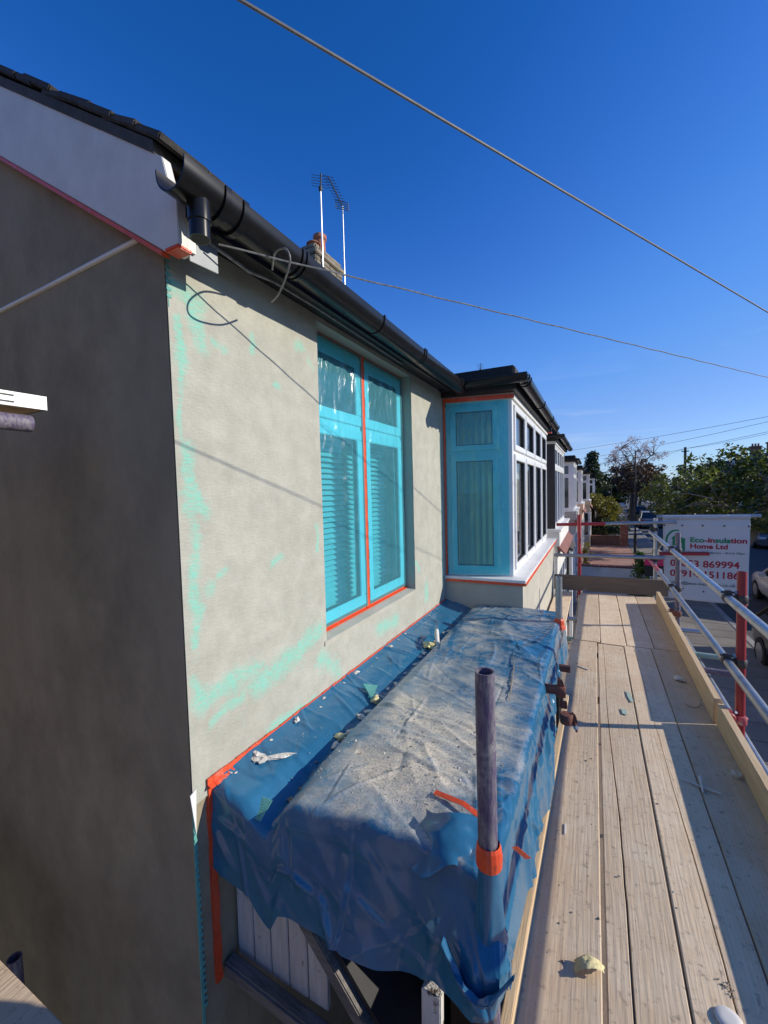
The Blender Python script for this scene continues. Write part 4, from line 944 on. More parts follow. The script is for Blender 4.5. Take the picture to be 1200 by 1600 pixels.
# couplers
def coupler(p, axis1, axis2, off, lab, mt='iron'):
    p = Vector(p); c = thing('scaffold_coupler', lab, 'coupler', p)
    a1, a2 = Vector(axis1).normalized(), Vector(axis2).normalized(); off = Vector(off)
    for q, ax in ((p, a1), (p+off, a2)):
        MB().tube([q-ax*.024, q-ax*.020, q+ax*.020, q+ax*.024], [.028, .0305, .0305, .028], 16).build('clamp_band', mt, c, smooth=True)
    o_ = off.normalized(); side = a1.cross(o_).normalized()
    MB().obox(p+off*.5-a1*.018-a2*.018-o_*.006, a1*.036, a2*.036, o_*.012).build('body_plate', mt, c, bevel=.003)
    for q, ax, sd_ in ((p, a1, a2), (p+off, a2, a1)):
        b0_ = q+sd_*.036
        MB().tube([b0_-o_*.035, b0_+o_*.055], .006, 8).build('bolt', mt, c)
        MB().tube([b0_+o_*.028, b0_+o_*.042], .0125, 6).build('nut', 'galv', c)
        MB().obox(q-ax*.015+sd_*.022-o_*.018, ax*.03, sd_*.026, o_*.036).build('lug', mt, c, bevel=.004)
    return c
coupler((.724, 3.15, 3.10), (0, 1, 0), (0, 0, 1), (.064, 0, 0), 'black coupler joining the upper guard rail to the red upright')
coupler((.724, 3.15, 2.71), (0, 1, 0), (0, 0, 1), (.064, 0, 0), 'black coupler joining the lower guard rail to the red upright')
coupler((.728, 5.23, 3.10), (0, 1, 0), (0, 0, 1), (.058, 0, 0), 'black coupler joining the upper guard rail to the purple upright')
coupler((.728, 5.22, 2.70), (0, 1, 0), (0, 0, 1), (.058, 0, 0), 'black coupler joining the lower guard rail to the purple upright')
coupler((.735, 6.98, 2.72), (0, 1, 0), (0, 0, 1), (.045, 0, 0), 'dark coupler low on the far outer grey upright')
coupler((.735, 6.98, 3.16), (0, 1, 0), (0, 0, 1), (.045, 0, 0), 'dark coupler high on the far outer grey upright', 'iron')
coupler((.725, 3.10, 2.39), (0, 1, 0), (0, 0, 1), (.064, .03, -.02), 'pink coupler clipping the near toe board to the red upright', 'pink_paint')
coupler((.733, 5.2, 2.44), (0, 1, 0), (0, 0, 1), (.052, 0, 0), 'rusty clip holding the far toe board to the purple upright', 'rust')
coupler((-.19, 6.72, 2.80), (1, 0, 0), (0, 0, 1), (0, .04, 0), 'red coupler on the far red upright at the lower rail', 'red_paint')
coupler((-.155, 2.285, 2.74), (1, 0, 0), (0, 0, 1), (.03, -.055, -.11), 'rusty coupler on the stub beside the tarpaulin', 'rust')
tape('masking_tape', 'orange tape gathered round the foot of the grey upright by the bay', MB().tube([(-.235, 3.33, 2.74), (-.235, 3.328, 2.77), (-.235, 3.33, 2.80), (-.235, 3.33, 2.815)], [.05, .036, .034, .026], 12, caps=False))
# things lying on the planks
def chip(name, pts, h, mt, lab, cat): return tag(MB().prism([(x, y, BZ+.002) for x, y in pts], (0, 0, h)).build(name, mt, bevel=.001), lab, cat)
P = np.zeros((12, 8, 3))
for i in range(12):
    for j in range(8):
        s_, q = i/11, j/7
        P[i, j] = (-.055+.082*s_+.006*nz(q*5, s_*3), 1.345+.05*(q-.5)*(1-.35*abs(s_-.4))+.02*s_+.005*nz(s_*6, q*2, 1), BZ+.006+.02*(1-(2*s_-1)**2)+.018*s_*(1-q)+.007*nz(s_*6, q*5, 8))
tag(grid('paper_scrap', P, 'foam'), 'crumpled pale yellow scrap lying on the first plank', 'scrap')
tag(MB().lathe((.335, 1.385, BZ+.003), [(.030, 0), (.032, .002), (.032, .005), (.026, .009), (.014, .010)], 28).build('fixing_disc', 'disc_white', smooth=True), 'round white perforated fixing disc on the third plank', 'disc')
ds = [o for o in COL.objects if o.name.startswith('fixing_disc')][0]
for k in range(6):
    a = k*math.pi/3; o = MB().lathe((.335+.019*math.cos(a), 1.385+.019*math.sin(a), BZ+.0112), [(.0035, 0), (.0035, .0008)], 10).build('hole', 'dark_crumb', ds)
tag(MB().tube([(.395, 2.475, BZ+.006), (.44, 2.462, BZ+.010), (.47, 2.452, BZ+.006), (.545, 2.432, BZ+.008)], [.003, .006, .006, .005], 8).build('foam_strip', 'white_lump', smooth=True), 'thin white foam strip lying across the planks', 'foam strip')
tag(MB().tube([(.470, 2.45, BZ+.004), (.471, 2.49, BZ+.035), (.470, 2.41, BZ+.006)], [.002, .006, .004], 7).build('foam_strip', 'white_lump', smooth=True), 'short white foam offcut standing on the thin foam strip', 'foam strip')
lump('foam_lump', (.575, 3.77, BZ+.014), .026, 'white_lump', 'crumpled off-white lump on the shaded plank midway along', 'foam', 15, .6, stretch=(1.2, 1.3))
lump('foam_lump', (.647, 2.62, BZ+.014), .020, 'white_lump', 'off-white foam lump against the near toe board', 'foam', 17, .8)
chip('tape_scrap', [(.205, 3.42), (.235, 3.38), (.245, 3.26), (.225, 3.25), (.21, 3.33)], .003, 'scrap_green', 'pale green scrap lying on the split plank', 'scrap')
chip('tape_scrap', [(.16, 3.13), (.195, 3.12), (.19, 3.05), (.165, 3.06)], .003, 'scrap_green', 'smaller green scrap nearer the camera on the split plank', 'scrap')
chip('plastic_chip', [(-.118, 1.93), (-.111, 1.935), (-.108, 1.875), (-.115, 1.87)], .004, 'disc_white', 'small white plastic chip near the edge timber', 'chip')
chip('wire_tie', [(-.12, 3.75), (-.04, 3.70), (-.045, 3.69), (-.125, 3.735)], .003, 'galv_bright', 'thin pale strip on the first plank past the tarpaulin middle', 'strip')
tag(MB().tube([(.60+.05*math.cos(t), 3.33+.09*math.sin(t)+.02*t, BZ+.004) for t in np.linspace(3.4, 6.1, 14)], .002, 6).build('wire_loop', 'cable_grey', smooth=True), 'thin curved wire lying on the shaded plank', 'wire')
sp = {'plaster_lump': [], 'dark_crumb': []}
for k in range(120):
    x, y = (rng.uniform(-.18, .02) if rng.random() < .5 else rng.uniform(-.18, .62)), rng.uniform(1.1, 4.6); r = rng.choice([.0015, .002, .003, .004, .006])
    sp[rng.choice(['plaster_lump', 'dark_crumb', 'dark_crumb'])].append((x, y, BZ+r*.25, r, k))
chips('pale_grit', 'pale grit specks lying on the walkway planks', sp['plaster_lump'], 'plaster_lump'); chips('dark_grit', 'dark grit specks lying on the walkway planks', sp['dark_crumb'], 'dark_crumb')
# other scaffold at the gable corner
bd = thing('scaffold_board', 'plank with slotted metal end band sticking in at the left edge', 'plank', (-1.42, .63, 4.05))
def lb(o): return o
MB().obox((-1.44, -1.2, 4.065), (0, 1.86, 0), (-.225, 0, 0), (0, 0, .036)).build('plank', 'pale_wood', bd, bevel=.003)
bnd = MB().obox((-1.439, -.2, 4.0635), (.0022, 0, 0), (0, .862, 0), (0, 0, .039)).box(-1.667, -1.437, .6605, .663, 4.063, 4.103).build('end_band', 'galv_bright', bd)
for k in range(8):
    for q in (4.074, 4.092): MB().box(-1.4375, -1.4362, .585-.075*k-.038, .585-.075*k, q-.0025, q+.0025).build('slot', 'black_board', bnd)
stube('scaffold_transom', [(-1.45, -1.4, 4.027), (-1.462, .63, 4.022)], 'purple_paint', 'purple tube end under the slotted plank at the left edge')
tag(MB().box(-4.4, -1.33, .34, .567, BZ-.038, BZ).build('scaffold_board', 'board_wood', bevel=.003), 'plank along the gable wall at the bottom left corner', 'plank')
tag(MB().box(-4.4, -1.30, .105, .333, BZ-.038, BZ+.001).build('scaffold_board', 'board_wood', bevel=.003), 'second plank along the gable wall, farther from the wall', 'plank')
stube('scaffold_standard', [(-2.02, .70, 0), (-2.02, .70, 2.02)], 'purple_paint', 'dark purple tube end low against the gable wall')

# ================================================================== WIRES
def sag(a, b_, s_, n=40):
    a, b_ = Vector(a), Vector(b_); return [a+(b_-a)*(k/n)-Vector((0, 0, s_*4*(k/n)*(1-k/n))) for k in range(n+1)]
tag(MB().tube(sag((-2.8, -3.57, 4.44), (9.0, 16.9, 4.85), .0), .0026, 8).build('overhead_cable', 'cable_grey', smooth=True), 'thick grey overhead cable crossing the sky from the top', 'cable')
A = Vector((-1.05, .975, 4.585)); Pn = Vector((1.30, 4.606, 4.666)); Bq = A+(Pn-A)*3.4
L2 = []
for k in range(260):
    t = k/259; c_ = A+(Bq-A)*t; an = k*1.1
    L2.append(c_+Vector((.0012*math.cos(an), .0, .0012*math.sin(an))))
tag(MB().tube(L2, .0028, 6).build('service_cable', 'cable', smooth=True), 'thin twisted service wire running from the eaves across the sky', 'cable')
lp = [(-1.03, 1.20, 4.605), (-.96, 1.135, 4.612), (-.89, 1.10, 4.59), (-.87, 1.10, 4.555), (-.91, 1.13, 4.525), (-1.0, 1.19, 4.505), (-1.09, 1.25, 4.52)]
lp = [Vector(p) for p in lp]; fine = []
for i in range(len(lp)-1):
    for t in (0, .25, .5, .75):
        p0, p1, p2, p3 = lp[max(i-1, 0)], lp[i], lp[i+1], lp[min(i+2, len(lp)-1)]
        fine.append(.5*((2*p1)+(-p0+p2)*t+(2*p0-5*p1+4*p2-p3)*t*t+(-p0+3*p1-3*p2+p3)*t**3))
tag(MB().tube(fine, .0035, 7).build('cable_loop', 'cable', smooth=True), 'grey cable loop hanging under the gutter near the corner', 'cable')
tag(MB().tube([(-1.09, .96, 4.60), (-1.10, 1.05, 4.605), (-1.105, 1.16, 4.60), (-1.115, 1.30, 4.628), (-1.13, 1.6, 4.645), (-1.15, 2.6, 4.65)], .006, 7).build('eaves_cable', 'cable', smooth=True), 'dark cable clipped along the eaves under the gutter', 'cable')
# ================================================================== CHIMNEY AND AERIALS
ch = thing('chimney_stack', 'weathered brick chimney with two clay pots behind the black gutter', 'chimney', (-4.4, 6.4, 5.8))
MB().box(-4.55, -4.215, 6.02, 6.84, 5.8, 7.86).build('stack', 'stone_old', ch)
for k in range(9):
    for q in range(4):
        MB().box(-4.22, -4.198+rng.uniform(-.006, .010), 6.02+.207*q, 6.02+.207*q+.195, 7.14+.08*k, 7.212+.08*k).build('brick', 'stone_old', ch, bevel=.006)
        if q < 3: MB().box(-4.55+.117*q, -4.44+.117*q, 6.002-rng.uniform(0, .01), 6.022, 7.14+.08*k, 7.212+.08*k).build('brick', 'stone_old', ch, bevel=.006)
MB().box(-4.59, -4.17, 5.97, 6.88, 7.861, 7.96).build('corbel', 'stone_old', ch, bevel=.015)
MB().box(-4.55, -4.21, 6.01, 6.84, 7.961, 8.06).build('flaunching', 'stone_old', ch, bevel=.03)
for y, h in ((6.34, .30), (6.14, .07)):
    p = MB().lathe((-4.34, y, 8.04), [(.105, 0), (.098, .02), (.092, h*.7), (.12, h*.8), (.12, h), (.09, h+.005)], 18).build('chimney_pot', 'terracotta', ch, smooth=True)
    MB().lathe((-4.34, y, 8.04+h+.004), [(.10, 0), (.09, .02), (.04, .035)], 14).build('pot_cap', 'stone_old', p, smooth=True)
def aerial(loc, h, lab, yagi, mt):
    a = thing('aerial', lab, 'aerial', loc); x, y, z = loc
    MB().tube([(x, y, z), (x, y, z+h)], .011 if yagi else .016, 8).build('mast', mt, a, smooth=True)
    if yagi:
        b0_, b1_ = Vector((x+.02, y-.05, z+h-.03)), Vector((x-.05, y-.38, z+h+.30))
        MB().tube([b0_, b1_], .011, 6).build('boom', 'pole_dark', a)
        sd_ = Vector((.66, .75, 0)).normalized()
        for k in range(9):
            c_ = b0_+(b1_-b0_)*(.18+.82*k/8); MB().tube([c_-sd_*.10, c_+sd_*.10], .005, 5).build('element', 'pole_dark', a)
        for k in range(5):
            c_ = b0_+Vector((.0, 0, -.07+.035*k)); MB().tube([c_-sd_*.12, c_+sd_*.12], .006, 5).build('reflector_rod', 'pole_dark', a)
        for s_ in (-.12, .12): MB().tube([b0_+sd_*s_+Vector((0, 0, -.075)), b0_+sd_*s_+Vector((0, 0, .075))], .006, 5).build('reflector_rod', 'pole_dark', a)
    else:
        MB().tube([(x, y, z+h), (x+.02, y, z+h+.24)], .012, 6).build('boom', 'pole_dark', a)
        MB().lathe((x, y, z+h-.05), [(.03, 0), (.035, .06), (.02, .08)], 8).build('clamp', 'pole_dark', a)
        for k in range(5): MB().tube([(x-.11, y-.10, z+h+.02+.045*k), (x+.11, y+.10, z+h+.02+.045*k)], .004, 5).build('element', 'pole_dark', a)
aerial((-4.17, 6.16, 7.0), 2.0, 'aerial on a pale mast against the near face of the chimney', False, 'alu')
aerial((-4.17, 6.87, 7.0), 2.12, 'aerial with a tilted comb of rods on a thin mast beyond the chimney', True, 'galv')
aerial((-4.2, 17.5, 8.0), .75, 'tiny distant aerial just above the bay roof', False, 'pole_dark')

# ================================================================== NEIGHBOUR HOUSES
def tile_skirt(parent, xo, y0, y1, z0, z1, proj, mt='red_tile'):
    mb = MB(); mb.prism([(xo-.02, y0, z1), (xo+proj, y0, z0), (xo+proj, y0, z0-.03), (xo-.02, y0, z1-.06)], (0, y1-y0, 0)); mb.build('tile_skirt', mt, parent)
def neighbour(y0, y1, by0, by1, xo, wallm, lab, fm='upvc', pm='upvc', sidewin=True, lower='white_wall', dz=0.0, xw=WX, cant=.1, nl=4, roof_m='opp_roof', skirt='red_tile'):
    h_ = thing('terraced_house', lab, 'house', (xw, y0, 0))
    MB().prism([(xw, y0+.01, 0), (xw, y0+.01, 4.7+dz), (-5, y0+.01, 7.2+dz), (-8.8, y0+.01, 4.7+dz), (-8.8, y0+.01, 0)], (0, y1-y0-.02, 0)).build('wall', wallm, h_)
    rr_ = MB(); rr_.prism([(xw+.14, y0, 4.70+dz), (-5, y0, 7.26+dz), (-5, y0, 7.32+dz), (xw+.14, y0, 4.78+dz)], (0, y1-y0, 0)); rr_.prism([(-8.9, y0, 4.7+dz), (-5, y0, 7.26+dz), (-5, y0, 7.32+dz), (-8.9, y0, 4.76+dz)], (0, y1-y0, 0)); rr_.build('roof', roof_m, h_)
    MB().box(xw+.01, xw+.10, y0, y1, 4.62+dz, 4.74+dz).build('fascia', 'black_board', h_)
    gutter('gutter', (xw+.15, y0, 4.72+dz), (xw+.15, y1, 4.72+dz), .055, 'black_plastic', h_)
    bay(h_, by0, by1, xo, cant, 3.05+dz, 4.56+dz, nl, fm, pm, apron=lower, zb=2.75+dz, sidewin=sidewin, detail=False, gm='far_glass', xs=.10, sill='upvc_flat', roofm='felt', xw=xw)
    tile_skirt(h_, xo+.06, by0-.02, by1+.02, 2.62+dz, 2.78+dz, .12, skirt)
    # ground floor bay
    bay_lower(h_, by0, by1, xo, lower, dz, xw)
    # front door beside the bay
    yd = by1+.35 if by1+1.2 < y1 else by0-1.15
    MB().box(xw, xw+.05, yd, yd+.85, 0, 2.05).build('door', 'dark_clad', h_)
    po = MB(); po.prism([(xw, yd-.25, 2.75+dz), (xw+.75, yd-.25, 2.30+dz), (xw+.75, yd-.25, 2.24+dz), (xw, yd-.25, 2.60+dz)], (0, 1.35, 0)); po.build('porch_canopy', roof_m, h_)
    MB().tube([(xw+.70, yd-.2, 0), (xw+.70, yd-.2, 2.26+dz)], .04, 8).build('porch_post', 'upvc_flat', h_)
    MB().box(xw+.001, xw+.03, yd-.18, yd-.1, 0, 2.2).build('downpipe', 'black_plastic', h_)
    return h_
def bay_lower(h_, y0, y1, xo, mt, dz, xw):
    MB().prism([(xw, y0, 0), (xo+.04, y0+.05, 0), (xo+.04, y1-.05, 0), (xw, y1, 0)], (0, 0, .85)).build('lower_bay_wall', mt, h_)
    MB().prism([(xw, y0, 2.25), (xo+.04, y0+.05, 2.25), (xo+.04, y1-.05, 2.25), (xw, y1, 2.25)], (0, 0, .5+dz)).build('lower_bay_head', mt, h_)
    fr = MB(); w_ = (y1-y0-.1)/4
    fr.box(xo-.06, xo+.035, y0+.05, y1-.05, .85, .92); fr.box(xo-.06, xo+.035, y0+.05, y1-.05, 2.18, 2.25); fr.box(xo-.06, xo+.03, y0+.05, y1-.05, 1.80, 1.85)
    for k in range(5): fr.box(xo-.06, xo+.032, y0+.05+w_*k-(.035 if k else 0), y0+.05+w_*k+(.035 if k < 4 else 0), .921, 2.179)
    f_ = fr.build('lower_bay_window', 'upvc_flat', h_)
    for k in range(4): MB().box(xo-.03, xo-.01, y0+.05+w_*k+.03, y0+.05+w_*(k+1)-.03, .92, 2.18).build('pane', 'far_glass', f_)
    p, q = Vector((xw, y0, .85)), Vector((xo, y0+.05, .85)); u = q-p
    fs_ = MB(); ring(fs_, p+Vector((0, .03, 0)), u, (0, 0, 1.4), Vector((0, -.05, 0)), .06); f2 = fs_.build('lower_bay_side', 'upvc_flat', h_)
    MB().obox(p+Vector((0, .01, .05)), u, (0, 0, 1.3), (0, -.006, 0)).build('pane', 'far_glass', f2)
neighbour(6.75, 13.2, 7.9, 10.75, -.62, 'white_wall', 'white neighbouring house whose bay has dark cladded corner and white lights', pm='dark_clad', sidewin=False, skirt='red_tile')
neighbour(13.2, 19.6, 14.6, 17.3, -.58, 'pink_wall', 'third house along with white curtained bay and grey panel below', lower='grey_wall', dz=-.02)
neighbour(19.6, 26.0, 18.7+2.6, 24.0, -.52, 'cream_wall', 'fourth house along with a white bay over a pinkish wall', lower='pink_wall', dz=-.05)
neighbour(26.0, 32.4, 27.3, 30.0, -.25, 'cream_wall', 'fifth house along with cream bay front and sloping porch canopy', lower='cream_wall', dz=-.1, xw=-.9)
neighbour(32.4, 38.8, 35.2, 37.8, .05, 'white_wall', 'farthest white bay house at the end of the visible row', lower='white_wall', dz=-.25, xw=-.6)
for k in range(4):
    y = 45+7*k
    neighbour(y, y+6.4, y+1.3, y+4, .1, 'white_wall', ('distant terraced house, first beyond the row of bays', 'distant terraced house, second beyond the row of bays', 'distant terraced house, third beyond the row of bays', 'distant terraced house, last in the street')[k], xw=-.55, dz=-.4)
# unseen house added behind the viewpoint to block sky and bounce warm light
nb_ = thing('added_passage_house', 'unseen house added across the side passage to bounce warm light onto the gable', 'house', (-1.3, -1.9, 0))
MB().prism([(-1.3, -1.9, 0), (-1.3, -1.9, 4.9), (-5, -1.9, 7.4), (-8.8, -1.9, 4.9), (-8.8, -1.9, 0)], (0, -6.5, 0)).build('wall', 'buff_bounce_wall', nb_)
r_ = MB(); r_.prism([(-1.05, -1.8, 4.85), (-5, -1.8, 7.46), (-5, -1.8, 7.52), (-1.05, -1.8, 4.92)], (0, -6.6, 0)); r_.prism([(-8.95, -1.8, 4.85), (-5, -1.8, 7.46), (-5, -1.8, 7.52), (-8.95, -1.8, 4.92)], (0, -6.6, 0)); r_.build('roof', 'opp_roof', nb_)

# ---------------------------------------------------------------- front gardens
def gwall(x0, x1, y, h, th, mt, cap, lab, name='garden_wall'):
    g_ = thing(name, lab, 'wall', ((x0+x1)/2, y, 0))
    MB().box(x0, x1, y-th/2, y+th/2, 0, h).build('wall', mt, g_)
    n = max(2, int((x1-x0)/.24)); me_ = None; st = (x1-x0+.06)/n
    for k in range(n):
        if me_ is None: o = MB().box(-st/2+.004, st/2-.004, -th/2-.03, th/2+.03, 0, .055).build('coping_tile', cap, g_, bevel=.006); me_ = o.data; o.matrix_parent_inverse = Matrix()
        else: o = bpy.data.objects.new('coping_tile', me_); COL.objects.link(o); o.parent = g_
        o.location = (x0-.03+st*(k+.5)-(x0+x1)/2, 0, h)
    return g_
gwall(-.55, 1.85, 16.4, .95, .22, 'white_wall', 'red_tile', 'low white garden wall with red tile coping beyond the walkway')
gwall(-.55, 1.45, 30.0, .55, .22, 'opp_brick', 'red_tile', 'dark brick garden wall with coping behind the white one')
gwall(-.5, 1.8, 39.5, .9, .22, 'opp_brick', 'opp_brick', 'farther low brick garden wall under the golden shrub')
sheet('red_paved_garden', -.9, 1.93, 16.55, 29.85, .004, 'red_paving')
sheet('gravel_garden', -.9, 1.93, 30.15, 39.3, .004, 'pavement')
bp_ = thing('brick_gate_pier', 'red brick gate pier beside the pavement beyond the white garden wall', 'pier', (1.68, 30.0, 0))
MB().box(1.48, 1.90, 29.8, 30.2, 0, 1.35).build('core', 'mortar', bp_)
meb2 = None
for k in range(17):
    for q in range(2):
        if meb2 is None: o = MB().box(-.098, .098, -.03, .03, -.034, .034).build('brick', 'brick', bp_, bevel=.004); meb2 = o.data; o.matrix_parent_inverse = Matrix()
        else: o = bpy.data.objects.new('brick', meb2); COL.objects.link(o); o.parent = bp_
        o.location = (-.095+.21*q-.01+(.015 if k % 2 else -.015), -.19, .045+.078*k)
MB().box(1.44, 1.94, 29.76, 30.24, 1.35, 1.43).box(1.49, 1.89, 29.81, 30.19, 1.431, 1.55).build('pier_cap', 'brick', bp_, bevel=.02)
# estate agent board
sg = thing('estate_agent_board', 'pink and black agent board with a white letter a beside the conifer', 'sign', (1.75, 14.6, 0))
MB().box(1.36, 2.16, 14.60, 14.63, 1.05, 1.375).build('black_panel', 'sign_black', sg); MB().box(1.36, 2.16, 14.60, 14.63, 1.376, 1.66).build('pink_panel', 'sign_pink', sg)
MB().box(2.161, 2.22, 14.60, 14.65, 0, 1.9).build('post', 'upvc_flat', sg)
def text(body, size, loc, mt, parent, name='lettering', ext=.002, bold=0.0, rot=None, fn=None, align='LEFT', sx=1.0, label=None):
    cu = bpy.data.curves.new('t', 'FONT'); cu.body = body; cu.size = size; cu.extrude = ext; cu.offset = bold; cu.align_x = align; cu.resolution_u = 4
    ob = bpy.data.objects.new('t', cu); COL.objects.link(ob)
    me = bpy.data.meshes.new_from_object(ob); bpy.data.objects.remove(ob); 
    for v in me.vertices:
        x, y, z = v.co.x*sx, v.co.y, v.co.z
        p = Vector((loc[0]+x, loc[1]-z, loc[2]+y))
        v.co = fn(p) if fn else p
    me.materials.clear()
    return mkobj(name, me, mt, parent, label=label)
text('a', .42, (1.66, 14.597, 1.10), 'txt_white', sg, bold=.006)
MB().box(1.47, 2.1, 14.597, 14.5995, 1.565, 1.585).box(1.44, 2.05, 14.597, 14.5995, 1.47, 1.495).build('faint_print', 'pink_paint', sg)

# ---------------------------------------------------------------- banner
BX0, BX1, BZ0, BZ1, BY = .872, 1.838, 2.175, 3.325, 7.045
def bwave(x, z): 
    u = (x-BX0)/(BX1-BX0); v = (BZ1-z)/(BZ1-BZ0)
    return .012*math.sin(u*7+v*2)*v + .018*v*v + .006*math.sin(v*9+u*3) - .02*math.exp(-((v-.09)/.03)**2)*.4
bn = thing('banner', 'white contractor banner with green and red print hung on the scaffold', 'banner', ((BX0+BX1)/2, BY, BZ0))
nu, nv = 40, 50; P = np.zeros((nu, nv, 3)); 
for i in range(nu):
    for j in range(nv):
        x = BX0+(BX1-BX0)*i/(nu-1); z = BZ1-(BZ1-BZ0)*j/(nv-1)
        zz = z - .03*(x-BX0)*((BZ1-z)/(BZ1-BZ0)) 
        P[i, j] = (x+.03*((BZ1-z)/(BZ1-BZ0))*(1-(x-BX0)/(BX1-BX0)), BY+bwave(x, z), zz)
sheet_ = grid('vinyl_sheet', P[::-1], 'vinyl', bn)
md = sheet_.modifiers.new('thickness', 'SOLIDIFY'); md.thickness = .0015; md.offset = -1
MB().tube([(BX0, BY+.0, BZ1+.002), (BX1, BY+.0, BZ1+.012)], .027, 12).build('hem_sleeve', 'vinyl', bn, smooth=True)
def bfn(p): return Vector((p.x, p.y+bwave(p.x, p.z)-.0028, p.z))
for k, x in enumerate((.89, 1.10, 1.33, 1.565, 1.82)):
    o = MB().lathe((0, 0, 0), [(.011, 0), (.012, .002), (.006, .003)], 12).build('eyelet', 'iron', bn); o.data.transform(Matrix.Rotation(math.pi/2, 4, 'X')); o.data.transform(Matrix.Translation(bfn(Vector((x, BY-.001, 3.215)))))
o = MB().lathe((0, 0, 0), [(.011, 0), (.012, .002), (.006, .003)], 12).build('eyelet', 'iron', bn); o.data.transform(Matrix.Rotation(math.pi/2, 4, 'X')); o.data.transform(Matrix.Translation(bfn(Vector((1.35, BY-.001, 2.30)))))
def bt(body, size, x, z, mt, bold=0.0, sx=1.0): return text(body, size, (x, BY, z), mt, bn, fn=bfn, bold=bold, sx=sx, ext=.0006)
# headline, coloured letter runs
def run_text(runs, size, x, z, x1, bold):
    obs = [bt(r_, size, 0, z, m_, bold) for r_, m_ in runs]
    wd = []
    for (r_, m_) in runs:
        ref = bt('|'+r_+'|', size, 0, z, m_, 0); q = [v.co.x for v in ref.data.vertices]; bar = bt('||', size, 0, z, m_, 0); q2 = [v.co.x for v in bar.data.vertices]
        wd.append((max(q)-min(q))-(max(q2)-min(q2))); 
        for o_ in (ref, bar): bpy.data.objects.remove(o_)
    k = (x1-x)/sum(wd); xx = x
    for o_, w_ in zip(obs, wd):
        for v in o_.data.vertices:
            dy_ = v.co.y-BY-bwave(v.co.x, v.co.z); v.co.x = xx+v.co.x*k; v.co.y = BY+bwave(v.co.x, v.co.z)+dy_
        xx += w_*k
run_text((('Eco', 'txt_green'), ('-in', 'txt_red'), ('sula', 'txt_green'), ('tion', 'txt_red')), .094, 1.19, 2.985, 1.812, .0032)
run_text((('Home Ltd', 'txt_red'),), .090, 1.19, 2.900, 1.61, .0032)
run_text((('External Insulation - Rendering - Brick Slips', 'txt_dark'),), .040, .91, 2.832, 1.79, .0005)
run_text((('07853 869994', 'txt_red'),), .128, .965, 2.64, 1.74, .003)
run_text((('07914 151186', 'txt_red'),), .128, .965, 2.495, 1.74, .003)
run_text((('Admin@eco-insulation.co.uk', 'txt_dark'),), .056, .935, 2.385, 1.70, .001)
# logo: crescent and house
def flat(poly, mt_n, name='logo_mark'): 
    me = bpy.data.meshes.new(name); me.from_pydata([tuple(bfn(Vector((a, BY, b_)))) for a, b_ in poly], [], [tuple(range(len(poly)))]); return mkobj(name, me, mt_n, bn)
cx, cz = 1.03, 2.98
outer = [(cx+.125*math.cos(t), cz+.175*math.sin(t)) for t in np.linspace(1.3, 3.5, 24)]; inner = [(cx+.01+.112*math.cos(t), cz-.005+.160*math.sin(t)) for t in np.linspace(3.5, 1.3, 24)]
me = bpy.data.meshes.new('logo_mark'); pts_ = outer+inner
me.from_pydata([tuple(bfn(Vector((a, BY, b_)))) for a, b_ in pts_], [], [(i, i+1, 46-i, 47-i) for i in range(23)]); mkobj('logo_mark', me, 'txt_green', bn)
flat([(1.03, 3.08), (1.13, 3.03), (1.15, 3.03), (1.135, 3.015), (1.135, 2.86), (1.10, 2.86), (1.10, 2.97), (1.06, 2.95)], 'txt_green')
flat([(.975, 3.03), (1.02, 3.08), (1.02, 2.93), (.99, 2.93), (.99, 3.02)], 'txt_green')
flat([(1.02, 2.885), (1.06, 2.90), (1.10, 2.875), (1.10, 2.86), (1.06, 2.87)], 'txt_green')
lump('cloth_knot', (1.60, BY-.005, 3.345), .03, 'white_lump', 'white cloth knot tying the banner top near its right end', 'knot', 22, .5, stretch=(1.8, .7))

# ================================================================== STREET
def lamp(x, y, h, lab):
    l_ = thing('street_lamp', lab, 'street lamp', (x, y, 0))
    MB().tube([(x, y, 0), (x, y, 1.1)], .075, 10).build('base', 'pole_dark', l_, smooth=True); MB().tube([(x, y, 1.1), (x, y, h)], [.045, .03], 10).build('column', 'pole_dark', l_, smooth=True)
    MB().box(x-.06, x+.26, y-.05, y+.05, h-.01, h+.05).build('lantern', 'pole_dark', l_, bevel=.02)
lamp(2.02, 26.5, 5.6, 'nearest dark street lamp column rising past the blossom tree')
lamp(1.9, 58, 6.1, 'slim street lamp in the distance beside the conifer')
lamp(1.7, 92, 6.3, 'farthest street lamp against the sky gap')
tp_ = thing('telegraph_pole', 'dark wooden telegraph pole above the leafy tree', 'pole', (8.0, 50, 0))
MB().tube([(8.0, 50, 0), (8.0, 50, 7.35)], [.14, .11], 10).build('pole', 'pole_wood', tp_); MB().box(7.7, 8.3, 49.95, 50.05, 6.9, 7.0).build('crossarm', 'pole_wood', tp_)
for k, (a, b_, s_) in enumerate((((-2, 46, 6.4), (14, 33, 8.4), .3), ((-2, 46, 5.7), (14, 33, 7.75), .3), ((-2, 40, 6.9), (17, 33, 8.9), .2), ((8, 50, 7.2), (-.5, 74, 6.2), .4), ((8, 50, 7.2), (15, 30, 8.0), .3))):
    tag(MB().tube(sag(a, b_, s_, 16), .013, 5).build('overhead_cable', 'cable'), ('upper of the thin far wires crossing over the street', 'second thin far wire crossing over the street', 'highest faint far wire at the right edge', 'thin wire running from the telegraph pole down the street', 'thin wire running right from the telegraph pole')[k], 'cable')

